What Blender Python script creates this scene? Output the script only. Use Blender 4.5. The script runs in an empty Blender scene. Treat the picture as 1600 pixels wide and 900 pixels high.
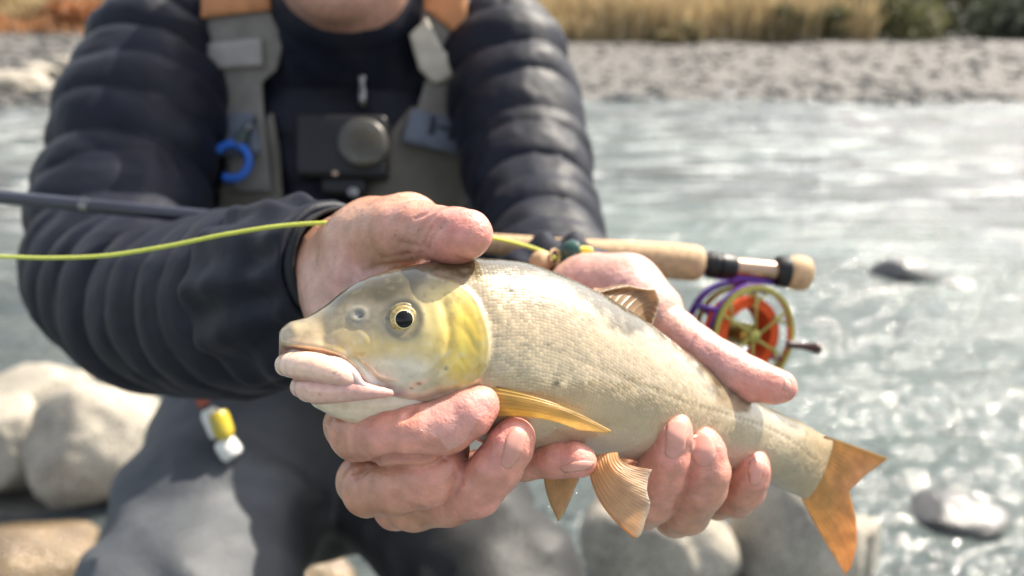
import bpy, bmesh, math, random
import numpy as np
from mathutils import Vector, Matrix
from mathutils.bvhtree import BVHTree
from mathutils.geometry import delaunay_2d_cdt

# ------------------------------------------------------------------ camera, sky, sun, exposure
scene = bpy.context.scene
col = scene.collection
R = math.radians
CAM_H = 1.05
PITCH = R(18.2)
FPX = 1600 * 26.0 / 36.0
cam_data = bpy.data.cameras.new('camera')
cam_data.sensor_width = 36.0
cam_data.lens = 26.0
cam_data.clip_start = 0.01
cam_data.clip_end = 3000
cam_data.dof.use_dof = True
cam_data.dof.focus_distance = 0.262
cam_data.dof.aperture_fstop = 6.4
cam_data.dof.aperture_blades = 0
cam = bpy.data.objects.new('camera', cam_data)
col.objects.link(cam)
cam.location = (0, 0, CAM_H)
cam.rotation_euler = (R(90) - PITCH, 0, 0)
scene.camera = cam

SUN_EL, SUN_AZ = R(51), R(54)      # azimuth to the right of straight ahead
world = bpy.data.worlds.new('World')
scene.world = world
world.use_nodes = True
wn = world.node_tree
bg = wn.nodes['Background']
sky = wn.nodes.new('ShaderNodeTexSky')
sky.sky_type = 'NISHITA'
sky.sun_disc = False
sky.sun_elevation = SUN_EL
sky.sun_rotation = SUN_AZ
sky.air_density = 1.0
sky.dust_density = 2.5
bg.inputs['Strength'].default_value = 0.13
hazy = wn.nodes.new('ShaderNodeHueSaturation')          # thin white haze over the whole sky
hazy.inputs['Saturation'].default_value = 0.45
wn.links.new(sky.outputs[0], hazy.inputs['Color'])
wn.links.new(hazy.outputs[0], bg.inputs['Color'])
sd = bpy.data.lights.new('sun', 'SUN')
sd.energy = 4.4
sd.angle = R(0.6)
sd.color = (1.0, 0.91, 0.77)
sun = bpy.data.objects.new('sun', sd)
col.objects.link(sun)
to_sun = Vector((math.cos(SUN_EL) * math.sin(SUN_AZ), math.cos(SUN_EL) * math.cos(SUN_AZ), math.sin(SUN_EL)))
sun.rotation_euler = to_sun.to_track_quat('Z', 'Y').to_euler()
sun.location = (3, 2, 5)

scene.view_settings.view_transform = 'Standard'
scene.view_settings.look = 'None'
scene.view_settings.gamma = 1.0
scene.view_settings.use_curve_mapping = False
scene.view_settings.exposure = 1.08
scene.render.engine = 'CYCLES'
cy = scene.cycles
cy.use_denoising = True
cy.max_bounces = 7
cy.diffuse_bounces = 3
cy.glossy_bounces = 3
cy.transmission_bounces = 5
cy.transparent_max_bounces = 8
cy.caustics_reflective = False
cy.caustics_refractive = False
cy.sample_clamp_indirect = 6.0
cy.sample_clamp_direct = 0.0

# ------------------------------------------------------------------ camera space helpers
CR = np.array((1.0, 0, 0))
CU = np.array((0, math.sin(PITCH), math.cos(PITCH)))
CF = np.array((0, math.cos(PITCH), -math.sin(PITCH)))
CO = np.array((0, 0, CAM_H))

def C(px, py, z):                 # photo pixel + depth (m) -> camera space (right, up, forward)
    return np.array(((px - 800) / FPX * z, -(py - 450) / FPX * z, z), dtype=float)
def c2w(p):
    p = np.asarray(p, float)
    return CO + p[..., 0:1] * CR + p[..., 1:2] * CU + p[..., 2:3] * CF
def w2c(w):
    w = np.asarray(w, float) - CO
    return np.stack((w @ CR, w @ CU, w @ CF), -1)
def W(px, py, z):
    return c2w(C(px, py, z))
def on_plane(px, py, h=0.0):      # where the ray through a pixel meets the level z = h
    d = c2w(C(px, py, 1.0)) - CO
    t = (h - CAM_H) / d[2]
    return CO + d * t
def pix(p):                       # camera space -> pixel
    return np.stack((800 + p[..., 0] / p[..., 2] * FPX, 450 - p[..., 1] / p[..., 2] * FPX), -1)

# ------------------------------------------------------------------ scene helpers
def tag(o, label=None, cat=None, group=None, kind=None):
    if label: o['label'] = label
    if cat: o['category'] = cat
    if group: o['group'] = group
    if kind: o['kind'] = kind
    return o
def empty(name, loc, label, cat, group=None):
    o = bpy.data.objects.new(name, None)
    o.empty_display_size = 0.02
    o.location = loc
    col.objects.link(o)
    return tag(o, label, cat, group)
def depth_origin(parent):
    v = Vector((0, 0, 0))
    while parent is not None:
        v += parent.location
        parent = parent.parent
    return v
def mesh_obj(name, verts, faces, mat, parent=None, smooth=True, cols=None, attrs=None, uv=None, origin=None):
    """verts in world space; stored relative to the parent's origin"""
    verts = np.asarray(verts, float)
    off = np.array(depth_origin(parent)) if parent is not None else (np.array(origin) if origin is not None else np.zeros(3))
    me = bpy.data.meshes.new(name)
    me.from_pydata((verts - off).tolist(), [], [tuple(int(i) for i in f) for f in faces])
    me.update()
    if smooth:
        me.polygons.foreach_set('use_smooth', np.ones(len(me.polygons), bool))
    if cols is not None:
        a = me.color_attributes.new('Col', 'FLOAT_COLOR', 'POINT')
        c = np.ones((len(verts), 4)); c[:, :3] = cols
        a.data.foreach_set('color', c.ravel())
    for k, v in (attrs or {}).items():
        a = me.attributes.new(k, 'FLOAT', 'POINT')
        a.data.foreach_set('value', np.asarray(v, float))
    if uv is not None:
        lay = me.uv_layers.new(name='UVMap')
        li = np.empty(len(me.loops), int)
        me.loops.foreach_get('vertex_index', li)
        lay.data.foreach_set('uv', np.asarray(uv, float)[li].ravel())
    if mat: me.materials.append(mat)
    o = bpy.data.objects.new(name, me)
    col.objects.link(o)
    if parent is not None: o.parent = parent
    elif origin is not None: o.location = origin
    return o

# ------------------------------------------------------------------ noise
_rng = np.random.RandomState(7)
_tab = _rng.rand(4096)
def _h(ix, iy, iz):
    return _tab[(ix * 73856093 ^ iy * 19349663 ^ iz * 83492791) & 4095]
def noise(p, s=1.0, seed=0):
    q = np.asarray(p) * s + seed * 17.31
    i = np.floor(q).astype(np.int64); f = q - i
    f = f * f * (3 - 2 * f)
    x, y, z = i[..., 0], i[..., 1], i[..., 2]
    fx, fy, fz = f[..., 0], f[..., 1], f[..., 2]
    def L(a, b, t): return a + (b - a) * t
    return 2 * L(L(L(_h(x, y, z), _h(x+1, y, z), fx), L(_h(x, y+1, z), _h(x+1, y+1, z), fx), fy),
                 L(L(_h(x, y, z+1), _h(x+1, y, z+1), fx), L(_h(x, y+1, z+1), _h(x+1, y+1, z+1), fx), fy), fz) - 1
def fbm(p, s, n=3, seed=0):
    return sum(noise(p, s * 2.1 ** k, seed + k) * 0.5 ** k for k in range(n))
def sstep(a, b, x):
    t = np.clip((x - a) / (b - a), 0, 1)
    return t * t * (3 - 2 * t)

# ------------------------------------------------------------------ implicit surfaces
def rcone(p, a, b, ra, rb):
    ba = b - a
    h = np.clip(((p - a) @ ba) / max(ba @ ba, 1e-12), 0, 1)
    return np.linalg.norm(p - a - h[:, None] * ba, axis=1) - (ra + (rb - ra) * h)
def smin(a, b, k):
    if k <= 0: return np.minimum(a, b)
    h = np.clip(0.5 + 0.5 * (b - a) / k, 0, 1)
    return b + (a - b) * h - k * h * (1 - h)
def smax(a, b, k): return -smin(-a, -b, k)
def ellipsoid(p, c, r):
    q = (p - c) / r
    k0 = np.linalg.norm(q, axis=1); k1 = np.linalg.norm(q / r, axis=1)
    return k0 * (k0 - 1) / np.maximum(k1, 1e-9)
def chain(p, pts, k=0.002):
    """pts: list of (vec, r)"""
    d = None
    for (a, ra), (b, rb) in zip(pts[:-1], pts[1:]):
        e = rcone(p, a, b, ra, rb)
        d = e if d is None else smin(d, e, k)
    return d
def polygonize(f, lo, hi, vox, coarse=5, band=1.6, newton=2):
    lo = np.array(lo, float); hi = np.array(hi, float)
    B = coarse
    nb = np.ceil((hi - lo) / (vox * B)).astype(int)
    g = [np.arange(n) for n in nb]
    bi = np.stack(np.meshgrid(*g, indexing='ij'), -1).reshape(-1, 3)
    cc = lo + (bi + 0.5) * vox * B
    dc = f(cc)
    act = np.abs(dc) < vox * B * band
    n = nb * B + 1
    V = np.repeat(np.repeat(np.repeat(np.where(dc < 0, -1.0, 1.0).reshape(nb), B, 0), B, 1), B, 2)
    V = np.pad(V, ((0, 1), (0, 1), (0, 1)), constant_values=1.0)
    ab = bi[act]
    loc = np.stack(np.meshgrid(*[np.arange(B + 1)] * 3, indexing='ij'), -1).reshape(-1, 3)
    idx = (ab[:, None, :] * B + loc[None]).reshape(-1, 3)
    key = (idx[:, 0] * n[1] + idx[:, 1]) * n[2] + idx[:, 2]
    key = np.unique(key)
    iz = key % n[2]; iy = (key // n[2]) % n[1]; ix = key // (n[1] * n[2])
    pts = lo + np.stack((ix, iy, iz), -1) * vox
    out = np.concatenate([f(c) for c in np.array_split(pts, max(1, len(pts) // 150000))])
    V[ix, iy, iz] = out
    for ax in range(3):
        s = [slice(None)] * 3
        for e in (0, -1):
            s[ax] = e
            V[tuple(s)] = np.maximum(V[tuple(s)], 1e-4)
    S = V < 0
    cells = None
    corners = [(i, j, k) for i in (0, 1) for j in (0, 1) for k in (0, 1)]
    cnt = sum(S[i:n[0]-1+i, j:n[1]-1+j, k:n[2]-1+k].astype(np.int8) for i, j, k in corners)
    cells = np.argwhere((cnt > 0) & (cnt < 8))
    vid = -np.ones(n - 1, int)
    vid[tuple(cells.T)] = np.arange(len(cells))
    acc = np.zeros((len(cells), 3)); num = np.zeros(len(cells))
    for a in corners:
        for ax in range(3):
            if a[ax]: continue
            b = list(a); b[ax] = 1
            va = V[cells[:, 0]+a[0], cells[:, 1]+a[1], cells[:, 2]+a[2]]
            vb = V[cells[:, 0]+b[0], cells[:, 1]+b[1], cells[:, 2]+b[2]]
            m = (va < 0) != (vb < 0)
            t = np.where(m, va / np.where(m, va - vb, 1), 0)
            p = np.tile(np.array(a, float), (len(cells), 1)); p[:, ax] += t
            acc += p * m[:, None]; num += m
    P = lo + (cells + acc / num[:, None]) * vox
    quads = []
    for ax in range(3):
        u, v = (ax + 1) % 3, (ax + 2) % 3
        s0 = [slice(None)] * 3; s1 = [slice(None)] * 3
        s0[ax] = slice(0, n[ax]-1); s1[ax] = slice(1, n[ax])
        ch = S[tuple(s0)] != S[tuple(s1)]
        e = np.argwhere(ch)
        e = e[(e[:, u] > 0) & (e[:, v] > 0) & (e[:, u] < n[u]-1) & (e[:, v] < n[v]-1)]
        fl = S[tuple(e.T)]
        def vv(du, dv):
            q = e.copy(); q[:, u] -= du; q[:, v] -= dv
            return vid[tuple(q.T)]
        q = np.stack((vv(1, 1), vv(0, 1), vv(0, 0), vv(1, 0)), -1)
        q[~fl] = q[~fl][:, ::-1]
        quads.append(q)
    Q = np.concatenate(quads)
    Q = Q[(Q >= 0).all(1)]
    for _ in range(newton):
        h = vox * 0.4
        d = f(P)
        gr = np.stack([(f(P + h * np.eye(3)[a]) - f(P - h * np.eye(3)[a])) / (2 * h) for a in range(3)], -1)
        st = d[:, None] * gr / np.maximum((gr ** 2).sum(1), 0.25)[:, None]
        ln = np.linalg.norm(st, axis=1, keepdims=True)
        P = P - st * np.minimum(1, vox * 0.8 / np.maximum(ln, 1e-9))
    return P, Q
def march(f, px, py, z0, z1=2.0, it=70):
    """depth at which the camera ray through a pixel meets a distance field"""
    px = np.atleast_1d(np.asarray(px, float)); py = np.atleast_1d(np.asarray(py, float))
    d = np.stack(((px - 800) / FPX, -(py - 450) / FPX, np.ones_like(px)), -1)
    ln = np.linalg.norm(d, axis=1)
    z = np.full(len(px), z0)
    for _ in range(it):
        z = z + 0.8 * f(d * z[:, None]) / ln
    return z
def field_obj(name, P, Q, mat, parent, cols=None, attrs=None):
    Wd = c2w(P); Q = np.asarray(Q)
    A, B, Cc, D = (Wd[Q[:, k]] - Wd.mean(0) for k in range(4))
    vol = (np.cross(B - A, Cc - A) * A).sum() + (np.cross(Cc - A, D - A) * A).sum()
    if vol < 0: Q = Q[:, ::-1]
    return mesh_obj(name, Wd, Q, mat, parent, cols=cols, attrs=attrs)

def patch(name, poly, f, z0, mat, parent, off=0.002, thick=0.002, step=8, push=None, cols=None, edge=None):
    """a thin shell lying on the surface f over an outline given in photo pixels"""
    poly = np.array(poly, float)
    out = []
    for a, b in zip(poly, np.roll(poly, -1, 0)):
        m = max(1, int(np.linalg.norm(b - a) / step))
        out += [a + (b - a) * t / m for t in range(m)]
    out = np.array(out)
    lo, hi = out.min(0), out.max(0)
    inner = []
    x, y = np.meshgrid(np.arange(lo[0] + step * .5, hi[0], step), np.arange(lo[1] + step * .5, hi[1], step))
    for q in np.stack((x.ravel(), y.ravel()), -1):
        a = out; b = np.roll(out, -1, 0)
        cr = ((a[:, 1] > q[1]) != (b[:, 1] > q[1]))
        with np.errstate(divide='ignore', invalid='ignore'):
            xi = (b[:, 0] - a[:, 0]) * (q[1] - a[:, 1]) / (b[:, 1] - a[:, 1]) + a[:, 0]
        if (cr & (q[0] < xi)).sum() % 2 == 1 and np.linalg.norm(out - q, axis=1).min() > step * .45:
            inner.append(q)
    allp = list(out) + inner
    vs, es, fs, *_ = delaunay_2d_cdt([Vector(p) for p in allp], [], [list(range(len(out)))], 1, 1e-4)
    vs = np.array([tuple(v) for v in vs])
    z = march(f, vs[:, 0], vs[:, 1], z0)
    P = np.stack(((vs[:, 0] - 800) / FPX * z, -(vs[:, 1] - 450) / FPX * z, z), -1)
    h = 0.0008
    gr = np.stack([f(P + h * np.eye(3)[a]) - f(P - h * np.eye(3)[a]) for a in range(3)], -1)
    gr /= np.maximum(np.linalg.norm(gr, axis=1, keepdims=True), 1e-9)
    o = np.full(len(P), off)
    if push is not None: o = o + push(vs, P)
    if edge is not None:
        de = np.array([np.linalg.norm(out - q, axis=1).min() for q in vs])
        o = o - off * 0.9 * (1 - sstep(0, edge, de))
    P = P + gr * o[:, None]
    n = len(P)
    Pb = P - gr * thick
    faces = [tuple(fc) for fc in fs]
    # orient towards the viewer
    fl = []
    for fc in faces:
        a, b, c = vs[fc[0]], vs[fc[1]], vs[fc[2]]
        cr = (b[0]-a[0])*(c[1]-a[1]) - (b[1]-a[1])*(c[0]-a[0])
        fl.append(fc if cr < 0 else fc[::-1])
    bound = {}
    for fc in fl:
        for i in range(len(fc)):
            e = (fc[i], fc[(i+1) % len(fc)])
            bound[e] = 1
    sides = [(b, a, a + n, b + n) for (a, b) in bound if (b, a) not in bound]
    allf = fl + [tuple(i + n for i in fc[::-1]) for fc in fl] + sides
    cc = None
    if cols is not None:
        c1 = cols(vs); cc = np.concatenate((c1, c1))
    return mesh_obj(name, c2w(np.concatenate((P, Pb))), allf, mat, parent, cols=cc)

# ------------------------------------------------------------------ materials
def new_mat(name):
    m = bpy.data.materials.new(name); m.use_nodes = True
    nt = m.node_tree
    return m, nt, nt.nodes['Principled BSDF'], nt.nodes, nt.links
def plain(name, c, rough=0.5, metal=0.0, nscale=40, namt=0.25, bump=0.0, bscale=200, coat=0.0, sheen=0.0, coatr=0.05, spec=0.5, sss=0.0, trans=0.0, ior=1.45):
    m, nt, b, N, L = new_mat(name)
    tc = N.new('ShaderNodeTexCoord')
    nz = N.new('ShaderNodeTexNoise'); nz.inputs['Scale'].default_value = nscale; nz.inputs['Detail'].default_value = 5
    L.new(tc.outputs['Object'], nz.inputs['Vector'])
    rp = N.new('ShaderNodeValToRGB')
    rp.color_ramp.elements[0].position = 0.3; rp.color_ramp.elements[1].position = 0.7
    rp.color_ramp.elements[0].color = (*[x * (1 - namt) for x in c], 1)
    rp.color_ramp.elements[1].color = (*[min(1, x * (1 + namt)) for x in c], 1)
    L.new(nz.outputs['Fac'], rp.inputs['Fac'])
    L.new(rp.outputs['Color'], b.inputs['Base Color'])
    b.inputs['Roughness'].default_value = rough
    b.inputs['Metallic'].default_value = metal
    b.inputs['Coat Weight'].default_value = coat
    b.inputs['Coat Roughness'].default_value = coatr
    b.inputs['Sheen Weight'].default_value = sheen
    b.inputs['Specular IOR Level'].default_value = spec
    b.inputs['IOR'].default_value = ior
    b.inputs['Transmission Weight'].default_value = trans
    if sss:
        b.inputs['Subsurface Weight'].default_value = sss
        b.inputs['Subsurface Radius'].default_value = (1, .4, .25)
        b.inputs['Subsurface Scale'].default_value = 0.004
    if bump:
        n2 = N.new('ShaderNodeTexNoise'); n2.inputs['Scale'].default_value = bscale; n2.inputs['Detail'].default_value = 4
        L.new(tc.outputs['Object'], n2.inputs['Vector'])
        bp = N.new('ShaderNodeBump'); bp.inputs['Strength'].default_value = 1.0; bp.inputs['Distance'].default_value = bump
        L.new(n2.outputs['Fac'], bp.inputs['Height'])
        L.new(bp.outputs['Normal'], b.inputs['Normal'])
    return m
def attr(N, name, kind='GEOMETRY'):
    a = N.new('ShaderNodeAttribute'); a.attribute_name = name; return a

def skin_material():
    m, nt, b, N, L = new_mat('skin')
    tc = N.new('ShaderNodeTexCoord')
    a = attr(N, 'Col')
    nz = N.new('ShaderNodeTexNoise'); nz.inputs['Scale'].default_value = 160; nz.inputs['Detail'].default_value = 6
    L.new(tc.outputs['Object'], nz.inputs['Vector'])
    mr = N.new('ShaderNodeMapRange'); mr.inputs['From Min'].default_value = .3; mr.inputs['From Max'].default_value = .7
    mr.inputs['To Min'].default_value = .84; mr.inputs['To Max'].default_value = 1.14
    L.new(nz.outputs['Fac'], mr.inputs['Value'])
    mx = N.new('ShaderNodeMix'); mx.data_type = 'RGBA'; mx.blend_type = 'MULTIPLY'; mx.inputs['Factor'].default_value = 1
    L.new(a.outputs['Color'], mx.inputs[6]); L.new(mr.outputs[0], mx.inputs[7])
    L.new(mx.outputs[2], b.inputs['Base Color'])
    b.inputs['Roughness'].default_value = .44
    b.inputs['Subsurface Weight'].default_value = .35
    b.inputs['Subsurface Radius'].default_value = (1, .36, .2)
    b.inputs['Subsurface Scale'].default_value = .0035
    b.inputs['Coat Weight'].default_value = .45
    b.inputs['Coat Roughness'].default_value = .2
    v = N.new('ShaderNodeTexVoronoi'); v.inputs['Scale'].default_value = 620; v.feature = 'DISTANCE_TO_EDGE'
    L.new(tc.outputs['Object'], v.inputs['Vector'])
    n2 = N.new('ShaderNodeTexNoise'); n2.inputs['Scale'].default_value = 420; n2.inputs['Detail'].default_value = 5
    L.new(tc.outputs['Object'], n2.inputs['Vector'])
    ad = N.new('ShaderNodeMath'); ad.operation = 'MULTIPLY_ADD'; ad.inputs[1].default_value = .35
    L.new(v.outputs['Distance'], ad.inputs[0]); L.new(n2.outputs['Fac'], ad.inputs[2])
    bp = N.new('ShaderNodeBump'); bp.inputs['Strength'].default_value = .65; bp.inputs['Distance'].default_value = .0008
    L.new(ad.outputs[0], bp.inputs['Height']); L.new(bp.outputs['Normal'], b.inputs['Normal'])
    return m

def fish_material():
    m, nt, b, N, L = new_mat('fish_skin')
    tc = N.new('ShaderNodeTexCoord')
    a = attr(N, 'Col'); s = attr(N, 'scaly')
    uvm = N.new('ShaderNodeUVMap'); uvm.uv_map = 'UVMap'
    # scales: cells in the flank's own coordinates (millimetres)
    mp = N.new('ShaderNodeMapping'); mp.inputs['Scale'].default_value = (.66, 1.0, 1)
    L.new(uvm.outputs[0], mp.inputs['Vector'])
    vo = N.new('ShaderNodeTexVoronoi'); vo.voronoi_dimensions = '2D'; vo.inputs['Scale'].default_value = 1.0
    vo.inputs['Randomness'].default_value = .42
    L.new(mp.outputs[0], vo.inputs['Vector'])
    nz = N.new('ShaderNodeTexNoise'); nz.inputs['Scale'].default_value = 60; nz.inputs['Detail'].default_value = 6
    L.new(tc.outputs['Object'], nz.inputs['Vector'])
    # colour: scale rims slightly darker
    mr = N.new('ShaderNodeMapRange'); mr.inputs['From Min'].default_value = .1; mr.inputs['From Max'].default_value = .75
    mr.inputs['To Min'].default_value = 1.05; mr.inputs['To Max'].default_value = .92
    L.new(vo.outputs['Distance'], mr.inputs['Value'])
    mixs = N.new('ShaderNodeMix'); mixs.inputs[2].default_value = 1.0
    L.new(s.outputs['Fac'], mixs.inputs['Factor']); L.new(mr.outputs[0], mixs.inputs[3])
    m2 = N.new('ShaderNodeMapRange'); m2.inputs['From Min'].default_value = .3; m2.inputs['From Max'].default_value = .7
    m2.inputs['To Min'].default_value = .9; m2.inputs['To Max'].default_value = 1.1
    L.new(nz.outputs['Fac'], m2.inputs['Value'])
    mm = N.new('ShaderNodeMath'); mm.operation = 'MULTIPLY'
    L.new(mixs.outputs[0], mm.inputs[0]); L.new(m2.outputs[0], mm.inputs[1])
    mx = N.new('ShaderNodeMix'); mx.data_type = 'RGBA'; mx.blend_type = 'MULTIPLY'; mx.inputs['Factor'].default_value = 1
    L.new(a.outputs['Color'], mx.inputs[6]); L.new(mm.outputs[0], mx.inputs[7])
    L.new(mx.outputs[2], b.inputs['Base Color'])
    b.inputs['Metallic'].default_value = .22
    b.inputs['Roughness'].default_value = .34
    b.inputs['Subsurface Weight'].default_value = .1
    b.inputs['Subsurface Radius'].default_value = (1, .7, .5)
    b.inputs['Subsurface Scale'].default_value = .003
    b.inputs['Coat Weight'].default_value = 1.0
    b.inputs['Coat Roughness'].default_value = .07
    b.inputs['Coat IOR'].default_value = 1.65
    # relief
    inv = N.new('ShaderNodeMath'); inv.operation = 'MULTIPLY'; inv.inputs[1].default_value = -1.0
    L.new(vo.outputs['Distance'], inv.inputs[0])
    sc = N.new('ShaderNodeMath'); sc.operation = 'MULTIPLY'
    L.new(inv.outputs[0], sc.inputs[0]); L.new(s.outputs['Fac'], sc.inputs[1])
    n2 = N.new('ShaderNodeTexNoise'); n2.inputs['Scale'].default_value = 260; n2.inputs['Detail'].default_value = 5
    L.new(tc.outputs['Object'], n2.inputs['Vector'])
    ad = N.new('ShaderNodeMath'); ad.operation = 'MULTIPLY_ADD'; ad.inputs[1].default_value = .35
    L.new(n2.outputs['Fac'], ad.inputs[0]); L.new(sc.outputs[0], ad.inputs[2])
    bp = N.new('ShaderNodeBump'); bp.inputs['Strength'].default_value = .6; bp.inputs['Distance'].default_value = .00013
    L.new(ad.outputs[0], bp.inputs['Height'])
    # every scale lies at its own slight angle, so single scales flash
    sb = N.new('ShaderNodeVectorMath'); sb.operation = 'SUBTRACT'; sb.inputs[1].default_value = (.5, .5, .5)
    L.new(vo.outputs['Color'], sb.inputs[0])
    sv = N.new('ShaderNodeVectorMath'); sv.operation = 'SCALE'; L.new(sb.outputs[0], sv.inputs[0])
    ss = N.new('ShaderNodeMath'); ss.operation = 'MULTIPLY'; ss.inputs[1].default_value = .17
    L.new(s.outputs['Fac'], ss.inputs[0]); L.new(ss.outputs[0], sv.inputs['Scale'])
    av = N.new('ShaderNodeVectorMath'); av.operation = 'ADD'; L.new(bp.outputs['Normal'], av.inputs[0]); L.new(sv.outputs[0], av.inputs[1])
    nv_ = N.new('ShaderNodeVectorMath'); nv_.operation = 'NORMALIZE'; L.new(av.outputs[0], nv_.inputs[0])
    L.new(nv_.outputs[0], b.inputs['Normal'])
    # the water film on top is smoother than the scales below it
    b2 = N.new('ShaderNodeBump'); b2.inputs['Strength'].default_value = .3; b2.inputs['Distance'].default_value = .00016
    n3 = N.new('ShaderNodeTexNoise'); n3.inputs['Scale'].default_value = 95; n3.inputs['Detail'].default_value = 3
    L.new(tc.outputs['Object'], n3.inputs['Vector'])
    a3 = N.new('ShaderNodeMath'); a3.operation = 'MULTIPLY_ADD'; a3.inputs[1].default_value = 3.2
    L.new(n3.outputs['Fac'], a3.inputs[0]); L.new(ad.outputs[0], a3.inputs[2])
    L.new(a3.outputs[0], b2.inputs['Height'])
    L.new(b2.outputs['Normal'], b.inputs['Coat Normal'])
    return m

def fin_material(name, tint=(1, 1, 1)):
    m, nt, b, N, L = new_mat(name)
    a = attr(N, 'Col')
    tr = N.new('ShaderNodeBsdfTranslucent')
    L.new(a.outputs['Color'], tr.inputs['Color']); L.new(a.outputs['Color'], b.inputs['Base Color'])
    b.inputs['Roughness'].default_value = .35
    b.inputs['Coat Weight'].default_value = .25; b.inputs['Coat Roughness'].default_value = .2
    mx = N.new('ShaderNodeMixShader'); mx.inputs[0].default_value = .62
    L.new(b.outputs[0], mx.inputs[1]); L.new(tr.outputs[0], mx.inputs[2])
    L.new(mx.outputs[0], N['Material Output'].inputs['Surface'])
    return m

def col_mat(name, rough=.5, coat=0, coatr=.1, metal=0, sss=0, bump=0, bscale=300, sheen=0):
    m, nt, b, N, L = new_mat(name)
    a = attr(N, 'Col')
    tc = N.new('ShaderNodeTexCoord')
    nz = N.new('ShaderNodeTexNoise'); nz.inputs['Scale'].default_value = bscale; nz.inputs['Detail'].default_value = 4
    L.new(tc.outputs['Object'], nz.inputs['Vector'])
    mr = N.new('ShaderNodeMapRange'); mr.inputs['To Min'].default_value = .8; mr.inputs['To Max'].default_value = 1.2
    L.new(nz.outputs['Fac'], mr.inputs['Value'])
    mx = N.new('ShaderNodeMix'); mx.data_type = 'RGBA'; mx.blend_type = 'MULTIPLY'; mx.inputs['Factor'].default_value = 1
    L.new(a.outputs['Color'], mx.inputs[6]); L.new(mr.outputs[0], mx.inputs[7])
    L.new(mx.outputs[2], b.inputs['Base Color'])
    b.inputs['Roughness'].default_value = rough; b.inputs['Metallic'].default_value = metal
    b.inputs['Coat Weight'].default_value = coat; b.inputs['Coat Roughness'].default_value = coatr
    b.inputs['Sheen Weight'].default_value = sheen
    if sss:
        b.inputs['Subsurface Weight'].default_value = sss; b.inputs['Subsurface Scale'].default_value = .003
        b.inputs['Subsurface Radius'].default_value = (1, .5, .35)
    if bump:
        bp = N.new('ShaderNodeBump'); bp.inputs['Distance'].default_value = bump; bp.inputs['Strength'].default_value = .8
        L.new(nz.outputs['Fac'], bp.inputs['Height']); L.new(bp.outputs['Normal'], b.inputs['Normal'])
    return m

M = {}
M['skin'] = skin_material()
M['fish'] = fish_material()
M['fin'] = fin_material('fin_membrane')
M['flesh'] = col_mat('fish_lip_flesh', .3, 1.0, .08, sss=.4, bump=.0004, bscale=420)
M['nail'] = plain('fingernail', (.70, .34, .27), .34, nscale=120, namt=.12, coat=.15, sss=.2)
M['jacket'] = plain('navy_nylon', (.0048, .0066, .0150), .55, nscale=25, namt=.25, bump=.0005, bscale=120, sheen=.02, spec=.32)
M['wader'] = col_mat('grey_wader_cloth', .6, bump=.0008, bscale=220)
M['bib'] = plain('taupe_wader_cloth', (.15, .135, .112), .8, nscale=30, namt=.2, bump=.0005, bscale=400)
M['strap'] = plain('grey_webbing', (.20, .185, .165), .75, nscale=60, namt=.15, bump=.0005, bscale=500)
M['orange'] = plain('tan_orange_webbing', (.50, .22, .09), .7, nscale=60, namt=.15, bump=.0004, bscale=500)
M['patch'] = plain('slate_blue_patch', (.13, .15, .19), .7, nscale=60, namt=.15)
M['black'] = plain('black_plastic', (.008, .008, .009), .42, nscale=50, namt=.3)
M['blackcloth'] = plain('black_cloth', (.012, .013, .016), .8, nscale=50, namt=.3, bump=.0004)
M['print'] = plain('dark_print', (.03, .035, .05), .6)
M['lens'] = plain('camera_lens_glass', (.06, .05, .028), .15, nscale=60, namt=.4, coat=.4)
M['metal'] = plain('brushed_steel', (.24, .235, .23), .3, metal=1, nscale=80)
M['blue'] = plain('blue_plastic', (.02, .13, .55), .35, nscale=50, namt=.1)
M['cork'] = plain('cork', (.52, .35, .20), .7, nscale=220, namt=.22, bump=.0005, bscale=500)
M['copper'] = plain('bronze_reel_seat', (.50, .34, .24), .28, metal=.9, nscale=30, namt=.15)
M['blank'] = plain('dark_rod_blank', (.028, .030, .045), .3, nscale=20, coat=.6)
M['gold'] = plain('olive_gold_anodised', (.40, .36, .10), .32, metal=.75, nscale=30, namt=.1)
M['purple'] = plain('purple_anodised', (.16, .07, .42), .3, metal=.6, nscale=30, namt=.1)
M['backing'] = plain('orange_backing_line', (.80, .10, .015), .7, nscale=400, namt=.3, bump=.0005, bscale=800)
M['wood'] = plain('dark_wood_knob', (.045, .016, .012), .3, coat=.5)
M['line'] = plain('lime_line', (.62, .66, .10), .4, nscale=300, namt=.08)
M['green'] = plain('dark_green_plastic', (.015, .06, .045), .3, coat=.4)
M['yellow'] = plain('yellow_plastic', (.62, .48, .04), .3, coat=.5)
M['clear'] = plain('milky_clear_plastic', (.78, .78, .74), .18, coat=.5, namt=.08)
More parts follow.
